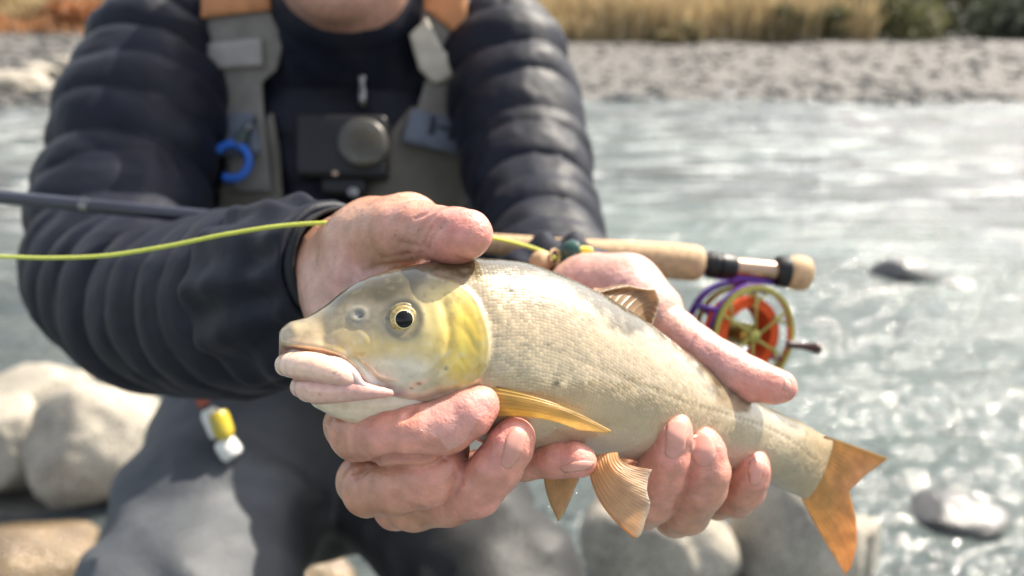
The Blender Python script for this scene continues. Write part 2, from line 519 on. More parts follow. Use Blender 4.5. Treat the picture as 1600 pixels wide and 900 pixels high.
def film_material():
    m, nt, b, N, L = new_mat('clear_plastic_film')
    b.inputs['Base Color'].default_value = (.95, .95, .95, 1); b.inputs['Roughness'].default_value = .14
    t = N.new('ShaderNodeBsdfTransparent')
    tc = N.new('ShaderNodeTexCoord')
    nz = N.new('ShaderNodeTexNoise'); nz.inputs['Scale'].default_value = 190; nz.inputs['Detail'].default_value = 4; nz.noise_type = 'RIDGED_MULTIFRACTAL'
    L.new(tc.outputs['Object'], nz.inputs['Vector'])
    mr = N.new('ShaderNodeMapRange'); mr.inputs['From Min'].default_value = .95; mr.inputs['From Max'].default_value = 1.7; mr.inputs['To Min'].default_value = .05; mr.inputs['To Max'].default_value = .95
    L.new(nz.outputs['Fac'], mr.inputs['Value'])
    bp = N.new('ShaderNodeBump'); bp.inputs['Distance'].default_value = .0012; L.new(nz.outputs['Fac'], bp.inputs['Height']); L.new(bp.outputs['Normal'], b.inputs['Normal'])
    mx = N.new('ShaderNodeMixShader'); L.new(mr.outputs[0], mx.inputs[0])
    L.new(t.outputs[0], mx.inputs[1]); L.new(b.outputs[0], mx.inputs[2]); L.new(mx.outputs[0], N['Material Output'].inputs['Surface'])
    return m
M['film'] = film_material()
M['hair'] = plain('black_hair', (.012, .010, .009), .45, nscale=200, bump=.001, bscale=300)
M['rock'] = None


# ------------------------------------------------------------------ the fish
def spline(pts, n):
    pts = np.array(pts, float)
    t = np.concatenate(([0], np.cumsum(np.linalg.norm(np.diff(pts[:, :2], axis=0), axis=1))))
    u = np.linspace(0, t[-1], n)
    m = np.gradient(pts, t, axis=0)
    i = np.clip(np.searchsorted(t, u, side='right') - 1, 0, len(t) - 2)
    h = (t[i+1] - t[i]); s = ((u - t[i]) / h)[:, None]; h = h[:, None]
    return ((2*s**3 - 3*s**2 + 1) * pts[i] + (s**3 - 2*s**2 + s) * h * m[i] + (-2*s**3 + 3*s**2) * pts[i+1] + (s**3 - s**2) * h * m[i+1])

# dorsal x, y, ventral x, y (photo pixels), depth mm, half width mm
ST = [(436,526, 436,545, 265, 4.0), (443,513, 443,555, 266, 8.5), (466,502, 466,574, 268, 12.0), (500,483, 498,612, 271, 14.5),
      (550,445, 540,634, 274, 18.5), (600,425, 590,642, 277, 22), (650,414, 640,648, 280, 25), (700,406, 690,660, 284, 27),
      (755,404, 735,684, 288, 28.5), (810,410, 785,702, 293, 29.5), (870,430, 840,705, 299, 29.5), (930,458, 895,708, 306, 28.5),
      (990,494, 955,714, 313, 26.5), (1050,538, 1010,722, 321, 24), (1110,584, 1070,730, 330, 21), (1170,620, 1130,738, 338, 17),
      (1225,648, 1190,752, 345, 13), (1265,668, 1230,768, 350, 8.5), (1300,687, 1258,781, 354, 3.5)]
NS, NA = 430, 240
S_ = spline(ST, NS)
topc = np.stack([C(s[0], s[1], s[4] / 1000 + .004) for s in S_])
botc = np.stack([C(s[2], s[3], s[4] / 1000 - .002) for s in S_])
hw = S_[:, 5] / 1000
cen = (topc + botc) / 2
tan = np.gradient(cen, axis=0); tan /= np.linalg.norm(tan, axis=1, keepdims=True)
V_ = (topc - botc) / 2
Nn = np.cross(tan, V_); Nn /= np.linalg.norm(Nn, axis=1, keepdims=True)
Nn *= -np.sign(Nn[:, 2:3])          # towards the viewer
ang = np.linspace(0, 2 * np.pi, NA, endpoint=False)   # 0 = back, pi/2 = near flank, pi = belly
ca, sa = np.cos(ang), np.sin(ang)
# the back is a little keeled, the belly rounder
wy = np.sign(sa) * np.abs(sa) ** .86
wx = ca
shift = 0.10 * (1 - ca ** 2)
FP = cen[:, None] + V_[:, None] * (wx - shift * 0.6)[None, :, None] + Nn[:, None] * (hw[:, None] * wy[None])[..., None]

def seg_dist(q, line):
    """distance to a polyline and signed side (left of travel positive)"""
    line = np.array(line, float)
    best = np.full(q.shape[:-1], 1e9); side = np.zeros(q.shape[:-1]); tt = np.zeros(q.shape[:-1])
    L = 0; tot = np.linalg.norm(np.diff(line, axis=0), axis=1).sum()
    for a, b in zip(line[:-1], line[1:]):
        ab = b - a; ln = np.linalg.norm(ab)
        h = np.clip(((q - a) @ ab) / (ln * ln), 0, 1)
        d = np.linalg.norm(q - a - h[..., None] * ab, axis=-1)
        cr = ab[0] * (q[..., 1] - a[1]) - ab[1] * (q[..., 0] - a[0])
        m = d < best
        best = np.where(m, d, best); side = np.where(m, np.sign(cr), side); tt = np.where(m, (L + h * ln) / tot, tt)
        L += ln
    return best, side, tt
def smooth_line(pts, n=40):
    return spline([(p[0], p[1]) for p in pts], n)

def fnormals(P):
    du = np.gradient(P, axis=0)
    dv = np.roll(P, -1, 1) - np.roll(P, 1, 1)
    n = np.cross(du, dv); n /= np.maximum(np.linalg.norm(n, axis=2, keepdims=True), 1e-12)
    out = P - cen[:, None]
    s = np.sign((n * out).sum(2, keepdims=True)); s[s == 0] = 1
    return n * s

half = NA // 2 + 1
front = FP[:, :half]
Q_ = pix(front)                         # where each point of the near flank is seen
X_, Y_ = Q_[..., 0], Q_[..., 1]
OPER = smooth_line([(672,430), (712,440), (742,462), (760,500), (767,545), (758,582), (738,604), (700,620), (650,632), (600,640)])
def gill_inside(q):
    return (q[..., 0] < np.interp(q[..., 1], OPER[:, 1], OPER[:, 0]))
def features():
    d = np.zeros(X_.shape)
    dist, side, t = seg_dist(Q_, OPER)
    ins = gill_inside(Q_)
    fade = sstep(0, .08, t) * (1 - sstep(.75, 1, t) * .6)
    wi = 1 / (1 + np.exp(np.clip(np.where(ins, -dist, dist) / 2.2, -40, 40)))
    d += (wi * .9 * np.exp(-dist / 45) - (1 - wi) * .8 * np.exp(-dist / 16)) * fade * (dist < 200)
    # soft membrane just inside the rim
    d += np.where(ins, -.18 * np.exp(-((dist - 9) / 4.0) ** 2), 0) * fade
    # preopercle groove and ridge
    g, sd_, tg = seg_dist(Q_, smooth_line([(684,455), (696,490), (702,530), (696,566), (668,596), (625,610)]))
    d += (-.35 * np.exp(-(g / 6) ** 2) + .25 * np.exp(-((g - 13) / 9) ** 2)) * sstep(0, .15, tg) * (1 - sstep(.8, 1, tg))
    for ln, a, w in (([(705,500), (728,520), (750,560)], .18, 4.5), ([(712,470), (735,500), (752,530)], .14, 4.5), ([(706,540), (722,566), (735,590)], .15, 4)):
        g, _, tg = seg_dist(Q_, smooth_line(ln)); d += -a * np.exp(-(g / w) ** 2) * np.sin(np.pi * np.clip(tg, 0, 1))
    # eye socket
    ex, ey = 631, 499
    r = np.hypot(X_ - ex, (Y_ - ey))
    d += 1.2 * np.exp(-(r / 40) ** 2) + .25 * np.exp(-((r - 30) / 5) ** 2) - 1.0 * np.exp(-(r / 24) ** 4)
    # bone below the eye, cheek
    d += .35 * np.exp(-(((X_ - 548) / 36) ** 2 + ((Y_ - 537) / 19) ** 2))
    g, _, tg = seg_dist(Q_, smooth_line([(512,520), (535,512), (575,522), (582,545), (560,560), (530,556)]))
    d += -.25 * np.exp(-(g / 4) ** 2)
    d += .9 * np.exp(-(((X_ - 630) / 48) ** 2 + ((Y_ - 578) / 28) ** 2))
    # nostril
    r = np.hypot((X_ - 559) / 1.15, Y_ - 493)
    d += .6 * np.exp(-((r - 9) / 5) ** 2) - 1.3 * np.exp(-(np.hypot(X_ - 563, Y_ - 491) / 5) ** 2)
    # mouth: overhanging snout, groove, cheek fold
    ml = smooth_line([(436,547), (470,551), (505,557), (535,570), (556,590), (566,606)])
    g, sd_, tg = seg_dist(Q_, ml)
    d += -1.8 * np.exp(-(g / 5.5) ** 2) * (1 - sstep(.85, 1, tg)) * sstep(0, .12, tg) + 1.0 * np.exp(-((g - 13) / 7) ** 2) * (sd_ < 0)
    g, _, tg = seg_dist(Q_, smooth_line([(548,566), (566,585), (585,603), (620,613)]))
    d += (.8 * np.exp(-(g / 7) ** 2) - .9 * np.exp(-((g - 11) / 3.5) ** 2)) * np.sin(np.pi * np.clip(tg * .9 + .08, 0, 1))
    # below the mouth line the jaw is set back behind the lips
    # throat line
    g, _, tg = seg_dist(Q_, smooth_line([(520,618), (580,628), (650,626), (715,610)]))
    d += -.55 * np.exp(-(g / 4) ** 2)
    # lateral line
    LL = smooth_line([(770,502), (830,530), (900,560), (980,592), (1060,625), (1150,652), (1215,676), (1278,722)])
    g, _, tg = seg_dist(Q_, LL)
    dots = .5 + .5 * np.sin(tg * 2 * np.pi * 78)
    d += -.16 * np.exp(-(g / 3.2) ** 2) * (.3 + dots)
    # muscle and skin unevenness
    d += .45 * fbm(front, 45, 3, 3) * sstep(760, 840, X_) + .14 * fbm(front, 180, 2, 5)
    return d / 1000
D_ = features()
fade_end = sstep(0, .012, np.linspace(0, 1, NS))[:, None]
D_ *= fade_end
Df = np.zeros((NS, NA)); Df[:, :half] = D_
mi = (NA - np.arange(NA)) % NA
Df[:, half:] = Df[:, mi][:, half:]
FN = fnormals(FP)
FP2 = FP + FN * Df[..., None]

# colours that belong to the skin
def mixc(a, b, t): return a + (np.asarray(b) - a) * t[..., None]
def fish_colours():
    v = np.broadcast_to(np.linspace(0, 1, half)[None], X_.shape)       # 0 back .. 1 belly
    n1 = fbm(front, 60, 4, 11); n2 = fbm(front, 220, 3, 12)
    c = np.zeros(X_.shape + (3,)) + np.array((.49, .375, .225))
    c = mixc(c, (.36, .31, .215), (1 - sstep(.18, .42, v + .04 * n1)) * .8 * sstep(.1, .25, v))
    c = mixc(c, (.56, .44, .36), sstep(.66, .9, v + .05 * n1))
    c = mixc(c, (.60, .49, .28), np.exp(-(((X_ - 800) / 90) ** 2 + ((Y_ - 580) / 60) ** 2)) * .55)
    c = mixc(c, (.42, .36, .24), sstep(1040, 1250, X_) * .55)
    c = mixc(c, (.11, .085, .035), 1 - sstep(.17, .30, v + .07 * n1 + .06 * n2))
    # head
    dist, side, t = seg_dist(Q_, OPER)
    ins = gill_inside(Q_)
    hd = 1 / (1 + np.exp(np.clip(np.where(ins, -dist, dist) / 2.0, -40, 40)))
    h = np.zeros_like(c) + np.array((.50, .40, .22))
    h = mixc(h, (.085, .068, .026), 1 - sstep(432, 500, Y_ - (X_ - 620) * -.30 + 16 * n1 + 6 * n2))
    h = mixc(h, (.40, .35, .27), np.exp(-(((X_ - 585) / 70) ** 2 + ((Y_ - 490) / 18) ** 2)) * .6)
    h = mixc(h, (.90, .63, .07), np.clip(np.exp(-(((X_ - 722) / 46) ** 2 + ((Y_ - 530) / 66) ** 2)) * 1.25, 0, 1))
    h = mixc(h, (.80, .58, .15), np.exp(-(((X_ - 590) / 70) ** 2 + ((Y_ - 545) / 17) ** 2)) * .75)
    h = mixc(h, (.86, .68, .26), np.exp(-(((X_ - 680) / 30) ** 2 + ((Y_ - 500) / 40) ** 2)) * .6)
    h = mixc(h, (.84, .77, .62), np.exp(-(((X_ - 620) / 62) ** 2 + ((Y_ - 588) / 27) ** 2) ** 1.4) * .95)
    h = mixc(h, (.76, .62, .48), sstep(598, 622, Y_))
    h = mixc(h, (.42, .31, .20), np.exp(-(((X_ - 475) / 40) ** 2 + ((Y_ - 535) / 22) ** 2)) * .8)
    g, _, tg = seg_dist(Q_, smooth_line([(500,556), (535,568), (558,588), (585,604), (625,612)]))
    h = mixc(h, (.50, .34, .36), np.exp(-(g / 9) ** 2) * .85)
    r = np.hypot(X_ - 631, Y_ - 499)
    h = mixc(h, (.16, .15, .10), np.exp(-((r - 27) / 7) ** 2) * .75)
    r = np.hypot(X_ - 559, Y_ - 493)
    h = mixc(h, (.17, .18, .17), np.exp(-(r / 15) ** 2) * .9)
    g, _, tg = seg_dist(Q_, OPER)
    h = mixc(h, (.70, .62, .40), np.exp(-(g / 5) ** 2) * .6)
    for lx, ly, rr in ((480,553,3), (574,612,2.4), (598,608,3), (606,612,2.6), (655,598,2.6), (697,575,2.4), (643,605,1.6)):
        h = mixc(h, (.06, .04, .02), np.exp(-(np.hypot((X_ - lx) / 1.6, Y_ - ly) / rr) ** 2) * .9)
    g, _, tg = seg_dist(Q_, smooth_line([(436,549), (470,556), (505,562), (530,574)]))
    h = mixc(h, (.40, .22, .19), np.exp(-(g / 9) ** 2) * .9)
    vein = np.abs(fbm(front, 130, 3, 15))
    h = mixc(h, h * np.array((.78, .66, .5)), np.exp(-(vein / .05) ** 2) * .4)
    n3 = fbm(front, 420, 3, 16)
    h = mixc(h, (.66, .60, .48), sstep(.25, .7, n3) * .30 * sstep(500, 540, Y_))
    h = mixc(h, (.20, .16, .07), sstep(.3, .75, -n3 + .3 * n1) * .45 * (1 - sstep(470, 540, Y_)))
    h *= (1 + .16 * n2)[..., None]
    c = c * (1 - hd[..., None]) + h * hd[..., None]
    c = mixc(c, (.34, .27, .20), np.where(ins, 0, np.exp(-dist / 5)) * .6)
    # red flush over the belly near the anal fin, one dark mark
    c = mixc(c, (.62, .30, .24), np.exp(-(((X_ - 1150) / 40) ** 2 + ((Y_ - 712) / 16) ** 2)) * .6)
    c = mixc(c, (.05, .04, .02), np.exp(-((np.hypot(X_ - 868 + 6 * n2, (Y_ - 601) + 6 * n1)) / 6.0) ** 2))
    LL = smooth_line([(770,502), (830,530), (900,560), (980,592), (1060,625), (1150,652), (1215,676), (1278,722)])
    g, _, tg = seg_dist(Q_, LL)
    c = mixc(c, (.26, .20, .11), np.exp(-(g / 3.0) ** 2) * .6 * (.5 + .5 * np.sin(tg * 2 * np.pi * 78)))
    c = mixc(c, (.52, .35, .16), sstep(1225, 1290, X_ + 10 * n1 + 25 * np.abs(v - .5)) * .75)
    c *= (1 + .10 * n1)[..., None]
    return np.clip(c, .01, .85), (1 - hd) * sstep(.03, .12, v)
cF, sF = fish_colours()
colF = np.zeros((NS, NA, 3)); colF[:, :half] = cF; colF[:, half:] = colF[:, mi][:, half:]
scF = np.zeros((NS, NA)); scF[:, :half] = sF; scF[:, half:] = scF[:, mi][:, half:]
uu = np.concatenate(([0], np.cumsum(np.linalg.norm(np.diff(cen, axis=0), axis=1)))) * 1000
girth = np.linspace(-1, 1, NA)[None] * (hw[:, None] * 2.6 * 1000)
lin = np.minimum(np.arange(NA), NA - np.arange(NA))
vv_ = (lin / (NA / 2))[None] * (np.linalg.norm(V_, axis=1)[:, None] * 2600)
# keep the scales' size as the body narrows: few rows drop out, so use one mean height
vv_ = (lin / (NA / 2))[None] * 95 * np.clip(np.linalg.norm(V_, axis=1)[:, None] / .037, .35, 1)
uvF = np.stack((np.broadcast_to(uu[:, None], (NS, NA)), vv_), -1).reshape(-1, 2)
idx = np.arange(NS * NA).reshape(NS, NA)
a = idx[:-1]; b = idx[1:]
faces = np.stack((a, np.roll(a, -1, 1), np.roll(b, -1, 1), b), -1).reshape(-1, 4)
caps = [tuple(idx[0][::-1]), tuple(idx[-1])]
fish_root = empty('fish', c2w(C(800, 690, .300)), 'silvery barbel-like fish with yellow gill cover held across in two hands', 'fish')
FPf = FP2.reshape(-1, 3)
body = mesh_obj('fish_body', c2w(FPf), [tuple(f) for f in faces] + caps, M['fish'], fish_root, cols=colF.reshape(-1, 3), attrs={'scaly': scF.ravel()}, uv=uvF)
bmx = bmesh.new(); bmx.from_mesh(body.data); bmesh.ops.recalc_face_normals(bmx, faces=bmx.faces); bmx.to_mesh(body.data); bmx.free()
fish_bvh = BVHTree.FromPolygons([Vector(p) for p in FPf], [tuple(int(i) for i in f) for f in faces])
def fz(px, py):                       # depth of the fish's near flank at a pixel
    d = Vector(C(px, py, 1.0)); ln = d.length
    h = fish_bvh.ray_cast(Vector((0, 0, 0)), d / ln)
    return h[0][2] if h[0] is not None else None
def fzs(px, py, default=None):
    z = fz(px, py)
    return z if z is not None else default

# lips
def lip(name, pts, base, k=.0025, squash=1.0, tint=None, cut=None):
    ch = [(C(x, y, z / 1000), r / 1000) for x, y, z, r in spline(pts, 12)]
    def f(p):
        d = chain(p, ch, .0008) + .00012 * noise(p, 200, 4)
        if cut is not None:
            d = smax(d, -chain(p, [(C(x, y, z / 1000), r / 1000) for x, y, z, r in cut], k), .0012)
        return d
    P_ = np.array([c for c, r in ch]); rm = max(r for c, r in ch) + .003
    P, Qd = polygonize(f, P_.min(0) - rm, P_.max(0) + rm, .0007, coarse=4, band=2)
    q = pix(P)
    n = fbm(P, 300, 3, 2)
    c = np.zeros((len(P), 3)) + np.array(base)
    c *= (1 + .05 * n)[:, None]
    if tint: c = tint(c, q, P)
    return field_obj(name, P, Qd, M['flesh'], fish_root, cols=np.clip(c, 0.01, .9))
def lip_tint(c, q, P):
    for x, y, r in ((524,583,2.2), (530,586,1.6), (552,596,2), (556,611,2), (500,616,1.6)):
        c = mixc(c, (.07, .05, .03), np.exp(-(np.hypot((q[:, 0] - x) / 1.5, q[:, 1] - y) / r) ** 2) * .85)
    c = mixc(c, (.62, .36, .31), sstep(500, 565, q[:, 0]) * .8)
    g, _, tg = seg_dist(q, [(440,590), (480,594), (520,597), (556,604)])
    c = mixc(c, (.56, .28, .24), np.exp(-(g / 7) ** 2) * .6)
    return c
lip('upper_lip', [(447,569,262,3.9), (462,571,256.5,4.5), (490,573,253,4.8), (518,581,251.5,4.5), (540,591,251.2,3.4), (554,600,252,2.0)], (.88, .62, .46), tint=lip_tint)
lip('upper_lip_far', [(446,572,262,3.6), (462,571,272,4.0), (490,570,284,4.0)], (.86, .60, .45))
lip('lower_lip', [(471,604,262,4.0), (486,607,256.5,4.8), (515,608,253.5,4.9), (548,609,252.2,3.9), (580,612,252.5,2.4), (610,614,254.5,1.2)], (.80, .50, .39), tint=lip_tint)
lip('lower_lip_far', [(470,604,262,3.6), (488,604,274,4.0), (515,604,284,4.0)], (.78, .49, .38))
lip('cheek_fold', [(516,560,255.5,1.0), (530,566,254,1.5), (544,577,252.3,1.7), (554,588,251.2,1.7), (563,600,251,1.3), (580,607,251.5,1.0)], (.56, .42, .40), k=.001)
lip('throat', [(505,618,266,5.0), (545,622,266,8.0), (600,626,268,9.0), (660,626,271,8.0)], (.80, .66, .48), k=.004)

# eye
ez = fzs(631, 499) + .0010
ec = C(631, 499, ez)
view = -ec / np.linalg.norm(ec)
axn = view * .55 + Nn[np.argmin(np.abs(S_[:, 0] - 640))] * .45; axn /= np.linalg.norm(axn)
def disc_cap(name, r, bulge, off, mat, parent, rings=10, seg=40, r0=0.0):
    u = np.cross(axn, (0, 1, 0)); u /= np.linalg.norm(u); v = np.cross(axn, u)
    P = []; F = []
    for i in range(rings + 1):
        t = r0 + (1 - r0) * i / rings
        for j in range(seg):
            a_ = 2 * np.pi * j / seg
            P.append(ec + axn * (off + bulge * (1 - t * t)) + r * t * (u * math.cos(a_) + v * math.sin(a_)))
    for i in range(rings):
        for j in range(seg):
            F.append((i*seg + j, i*seg + (j+1) % seg, (i+1)*seg + (j+1) % seg, (i+1)*seg + j))
    # skirt back into the head so that the cap has depth
    n0 = rings * seg
    for j in range(seg):
        a_ = 2 * np.pi * j / seg
        P.append(ec + axn * (off - .002) + r * (u * math.cos(a_) + v * math.sin(a_)))
    for j in range(seg):
        F.append((n0 + j, n0 + (j+1) % seg, n0 + seg + (j+1) % seg, n0 + seg + j))
    o = mesh_obj(name, c2w(np.array(P)), F, mat, parent)
    b_ = bmesh.new(); b_.from_mesh(o.data); bmesh.ops.recalc_face_normals(b_, faces=b_.faces); b_.to_mesh(o.data); b_.free()
    return o
M['iris'] = plain('golden_iris', (.46, .33, .12), .3, metal=.3, nscale=900, namt=.35, coat=1.0, coatr=.03)
M['pupil'] = plain('pupil', (.003, .003, .004), .12, coat=.2, coatr=.05, spec=.35)
M['sclera'] = plain('eye_rim_skin', (.20, .16, .07), .3, nscale=700, namt=.4, coat=1.0, coatr=.05)
eye = disc_cap('eye', .0060, .0016, .0000, M['sclera'], fish_root)
disc_cap('iris', .0049, .0013, .0012, M['iris'], eye)
disc_cap('pupil', .0030, .0010, .0021, M['pupil'], eye)
# small pale rim round the pupil
disc_cap('pupil_rim', .0034, .0008, .0019, plain('pale_gold_rim', (.80, .68, .36), .25, metal=.4, coat=1, namt=.1), eye)

# fins
def fin(name, base, tip, nr, c0, c1, ray=.00035, mid_bow=(0, 0, 0), thick=.0006, nu=90, nv=26, wav=0.0, edge_col=None, edge0=None, parent=None):
    base = [C(*b) for b in base]; tip = [C(*t) for t in tip]
    def samp(L, s):
        L = np.array(L); t = np.linspace(0, 1, len(L))
        x = np.stack([np.interp(s, t, L[:, k]) for k in range(3)], -1)
        return x
    s = np.linspace(0, 1, nu)
    ker = np.hanning(9); ker /= ker.sum()
    def sm(x):
        y = np.pad(x, ((4, 4), (0, 0)), mode='edge')
        return np.stack([np.convolve(y[:, k], ker, 'valid') for k in range(3)], -1)
    B = sm(samp(base, s)); T = sm(samp(tip, s))
    rag = _rng.rand(nr + 1)
    T = T + (T - B) * (.022 * (np.interp(s * nr, np.arange(nr + 1), rag) - .5))[:, None]
    v = np.linspace(0, 1, nv)
    P = B[:, None] * (1 - v)[None, :, None] + T[:, None] * v[None, :, None]
    P = P + np.array(mid_bow)[None, None] * (np.sin(np.pi * v))[None, :, None]
    du = np.gradient(P, axis=0); dv = np.gradient(P, axis=1)
    n = np.cross(du, dv); n /= np.maximum(np.linalg.norm(n, axis=2, keepdims=True), 1e-12)
    if n[..., 2].mean() > 0: n = -n
    ph = s[:, None] * nr + .25 * np.sin(v[None] * 3)
    branch = np.where(v[None] > .55, np.abs(np.sin(np.pi * ph * 2)), np.abs(np.sin(np.pi * ph)))
    rid = np.clip(1 - branch, 0, 1) ** 2.2
    P = P + n * (ray * rid + wav * np.sin(s[:, None] * 9 + v[None] * 4) * v[None])[..., None]
    c = np.zeros((nu, nv, 3)) + np.array(c0)
    c = mixc(c, c1, np.broadcast_to(sstep(.15, 1, v)[None], (nu, nv)))
    c = mixc(c, np.array(c0) * .6, rid * .5)
    if edge_col is not None: c = mixc(c, edge_col, np.broadcast_to(sstep(.93, 1, v)[None], (nu, nv)))
    if edge0 is not None: c = mixc(c, edge0, np.broadcast_to(1 - sstep(.0, .09, s)[:, None], (nu, nv)))
    c *= (1 + .15 * fbm(P, 200, 3, 6))[..., None]
    A = P + n * thick / 2; Bk = P - n * thick / 2
    i = np.arange(nu * nv).reshape(nu, nv)
    q = np.stack((i[:-1, :-1], i[1:, :-1], i[1:, 1:], i[:-1, 1:]), -1).reshape(-1, 4)
    m = nu * nv
    rim = np.concatenate((i[0, :], i[1:, -1], i[-1, -2::-1], i[-2:0:-1, 0]))
    sides = [(rim[k], rim[(k + 1) % len(rim)], rim[(k + 1) % len(rim)] + m, rim[k] + m) for k in range(len(rim))]
    o = mesh_obj(name, c2w(np.concatenate((A.reshape(-1, 3), Bk.reshape(-1, 3)))), [tuple(x) for x in q] + [tuple(x[::-1] + m) for x in q] + sides,
                 M['fin'], parent or fish_root, cols=np.clip(np.concatenate((c.reshape(-1, 3),) * 2), .01, .9))
    b_ = bmesh.new(); b_.from_mesh(o.data); bmesh.ops.recalc_face_normals(b_, faces=b_.faces); b_.to_mesh(o.data); b_.free()
    return o
ORG = (.62, .36, .15); PALE = (.72, .52, .34)
fin('tail_fin', [(1288,680,.3535), (1286,705,.354), (1280,730,.354), (1268,755,.354), (1250,775,.3535)],
    [(1387,715,.372), (1368,730,.371), (1345,748,.368), (1326,766,.366), (1331,785,.366), (1338,815,.368), (1338,850,.371), (1332,880,.374), (1320,898,.376)],
    22, (.80, .52, .21), (.88, .52, .25), ray=.0003, nu=120, nv=40, mid_bow=(0, 0, .003), edge0=(.60, .40, .16))
fin('pelvic_fin', [(917,722,.283), (930,712,.283), (948,708,.283), (965,708,.284)],
    [(990,842,.276), (1002,836,.275), (1009,812,.274), (1015,786,.274), (1010,765,.275), (1012,748,.277), (1019,734,.279)],
    12, (.86, .56, .28), (.88, .66, .46), ray=.00028, mid_bow=(-.004, 0, -.003), edge_col=(.80, .72, .62), edge0=(.80, .42, .14), wav=.0004)
fin('pelvic_fin', [(848,712,.300), (862,708,.301), (885,706,.303)],
    [(872,815,.297), (882,803,.298), (890,782,.300), (899,760,.302), (905,748,.303)],
    9, (.80, .54, .22), (.82, .58, .32), ray=.00025, mid_bow=(-.002, 0, -.002), edge_col=(.80, .72, .55), edge0=(.68, .42, .14))
zb = fzs(770, 625)
fin('pectoral_fin', [(748,598,zb + .000), (752,615,zb - .0012), (756,632,zb - .0012), (758,650,zb + .001)],
    [(955,675,.2705), (950,674,.2695), (930,672,.270), (905,670,.2715)],
    7, (.85, .60, .18), (.88, .68, .36), ray=.00018, mid_bow=(.002, .0025, -.0035), thick=.0011, edge0=(.30, .19, .06), nu=60, nv=40)
fin('dorsal_fin', [(925,458,.3065), (950,472,.309), (975,488,.3115), (1005,510,.315)],
    [(931,461,.307), (985,447,.318), (1022,450,.322), (1031,470,.322), (1018,512,.318)],
    9, (.50, .34, .19), (.56, .38, .22), ray=.0003, mid_bow=(0, .002, .004), edge_col=(.70, .62, .5), wav=.0008)

# ------------------------------------------------------------------ the angler
person = empty('person', (-.16, .72, -.10), 'angler in navy quilted jacket and grey waders holding the fish towards the viewer', 'person')
TAN = np.array((.57, .30, .185)); PALM = np.array((.68, .38, .31)); TIP = np.array((.73, .30, .24))
ROD_A = C(0, 308, .520); ROD_B = C(1240, 426, .520)
ROD_D = (ROD_B - ROD_A) / np.linalg.norm(ROD_B - ROD_A)

def mk(pts): return [(C(x, y, z / 1000), r / 1000) for x, y, z, r in pts]
class Hand:
    def __init__(s, palm, fingers, kp=.010):
        s.palm = [(mk(p), np.array(c)) for p, c in palm]
        s.fing = [(mk(p), np.array(c), np.array(ct)) for p, c, ct in fingers]
        s.kp = kp; s.creases = []; s.press = None
    def raw(s, p):
        d = None
        for ch, _ in s.palm:
            e = chain(p, ch, .006)
            d = e if d is None else smin(d, e, s.kp)
        for ch, _, _ in s.fing:
            d = smin(d, rcone(p, ch[0][0], ch[1][0], ch[0][1], ch[1][1]), .008)
        for ch, _, _ in s.fing:
            d = smin(d, chain(p, ch[1:], .0022), .0012)
        return d
    def f(s, p):
        d = s.raw(p)
        for ch, k, ctr, rad in s.creases:
            m = np.linalg.norm(p - ctr, axis=1) < rad
            if m.any(): d[m] = smax(d[m], -chain(p[m], ch, .0005), k)
        return d + .00022 * noise(p, 210, 9) + .0004 * noise(p, 70, 8)
    def crease(s, pts, r=.0009, k=.0016, z0=.20):
        """a fold in the skin along pixels, sunk into the surface"""
        pts = smooth_line(pts, 12) if len(pts) > 2 else np.array(pts, float)
        z = march(s.raw, pts[:, 0], pts[:, 1], z0)
        n = len(pts)
        ch = [(C(x, y, zz - r * .15), r * (.35 + .65 * math.sin(math.pi * (i + .5) / n))) for i, ((x, y), zz) in enumerate(zip(pts, z))]
        cp = np.array([c for c, _ in ch]); ctr = cp.mean(0)
        s.creases.append((ch, k, ctr, np.linalg.norm(cp - ctr, axis=1).max() + .006))
    def colours(s, P):
        Wt = np.zeros(len(P)); Cc = np.zeros((len(P), 3))
        def add(d, c):
            nonlocal Wt, Cc
            w = np.exp(-np.maximum(d, -.002) / .0035) + 1e-12
            Wt = Wt + w; Cc = Cc + w[:, None] * c
        for ch, c in s.palm: add(chain(P, ch, .004), c)
        for ch, c, ct in s.fing:
            n = len(ch) - 1
            for i in range(n):
                add(rcone(P, ch[i][0], ch[i+1][0], ch[i][1], ch[i+1][1]), c + (ct - c) * (i / max(1, n - 1)) ** 1.5)
        c = Cc / Wt[:, None]
        n1 = fbm(P, 55, 3, 21)[:, None]; n2 = fbm(P, 240, 3, 22)[:, None]
        c = c * (1 + .10 * n1 + .08 * n2)
        c[:, 1] *= 1 - .07 * n1[:, 0]
        return c
def skin_dot(c, P, x, y, rx, ry, colr, amt):
    q = pix(P)
    return mixc(c, colr, np.exp(-(((q[:, 0] - x) / rx) ** 2 + ((q[:, 1] - y) / ry) ** 2)) * amt)

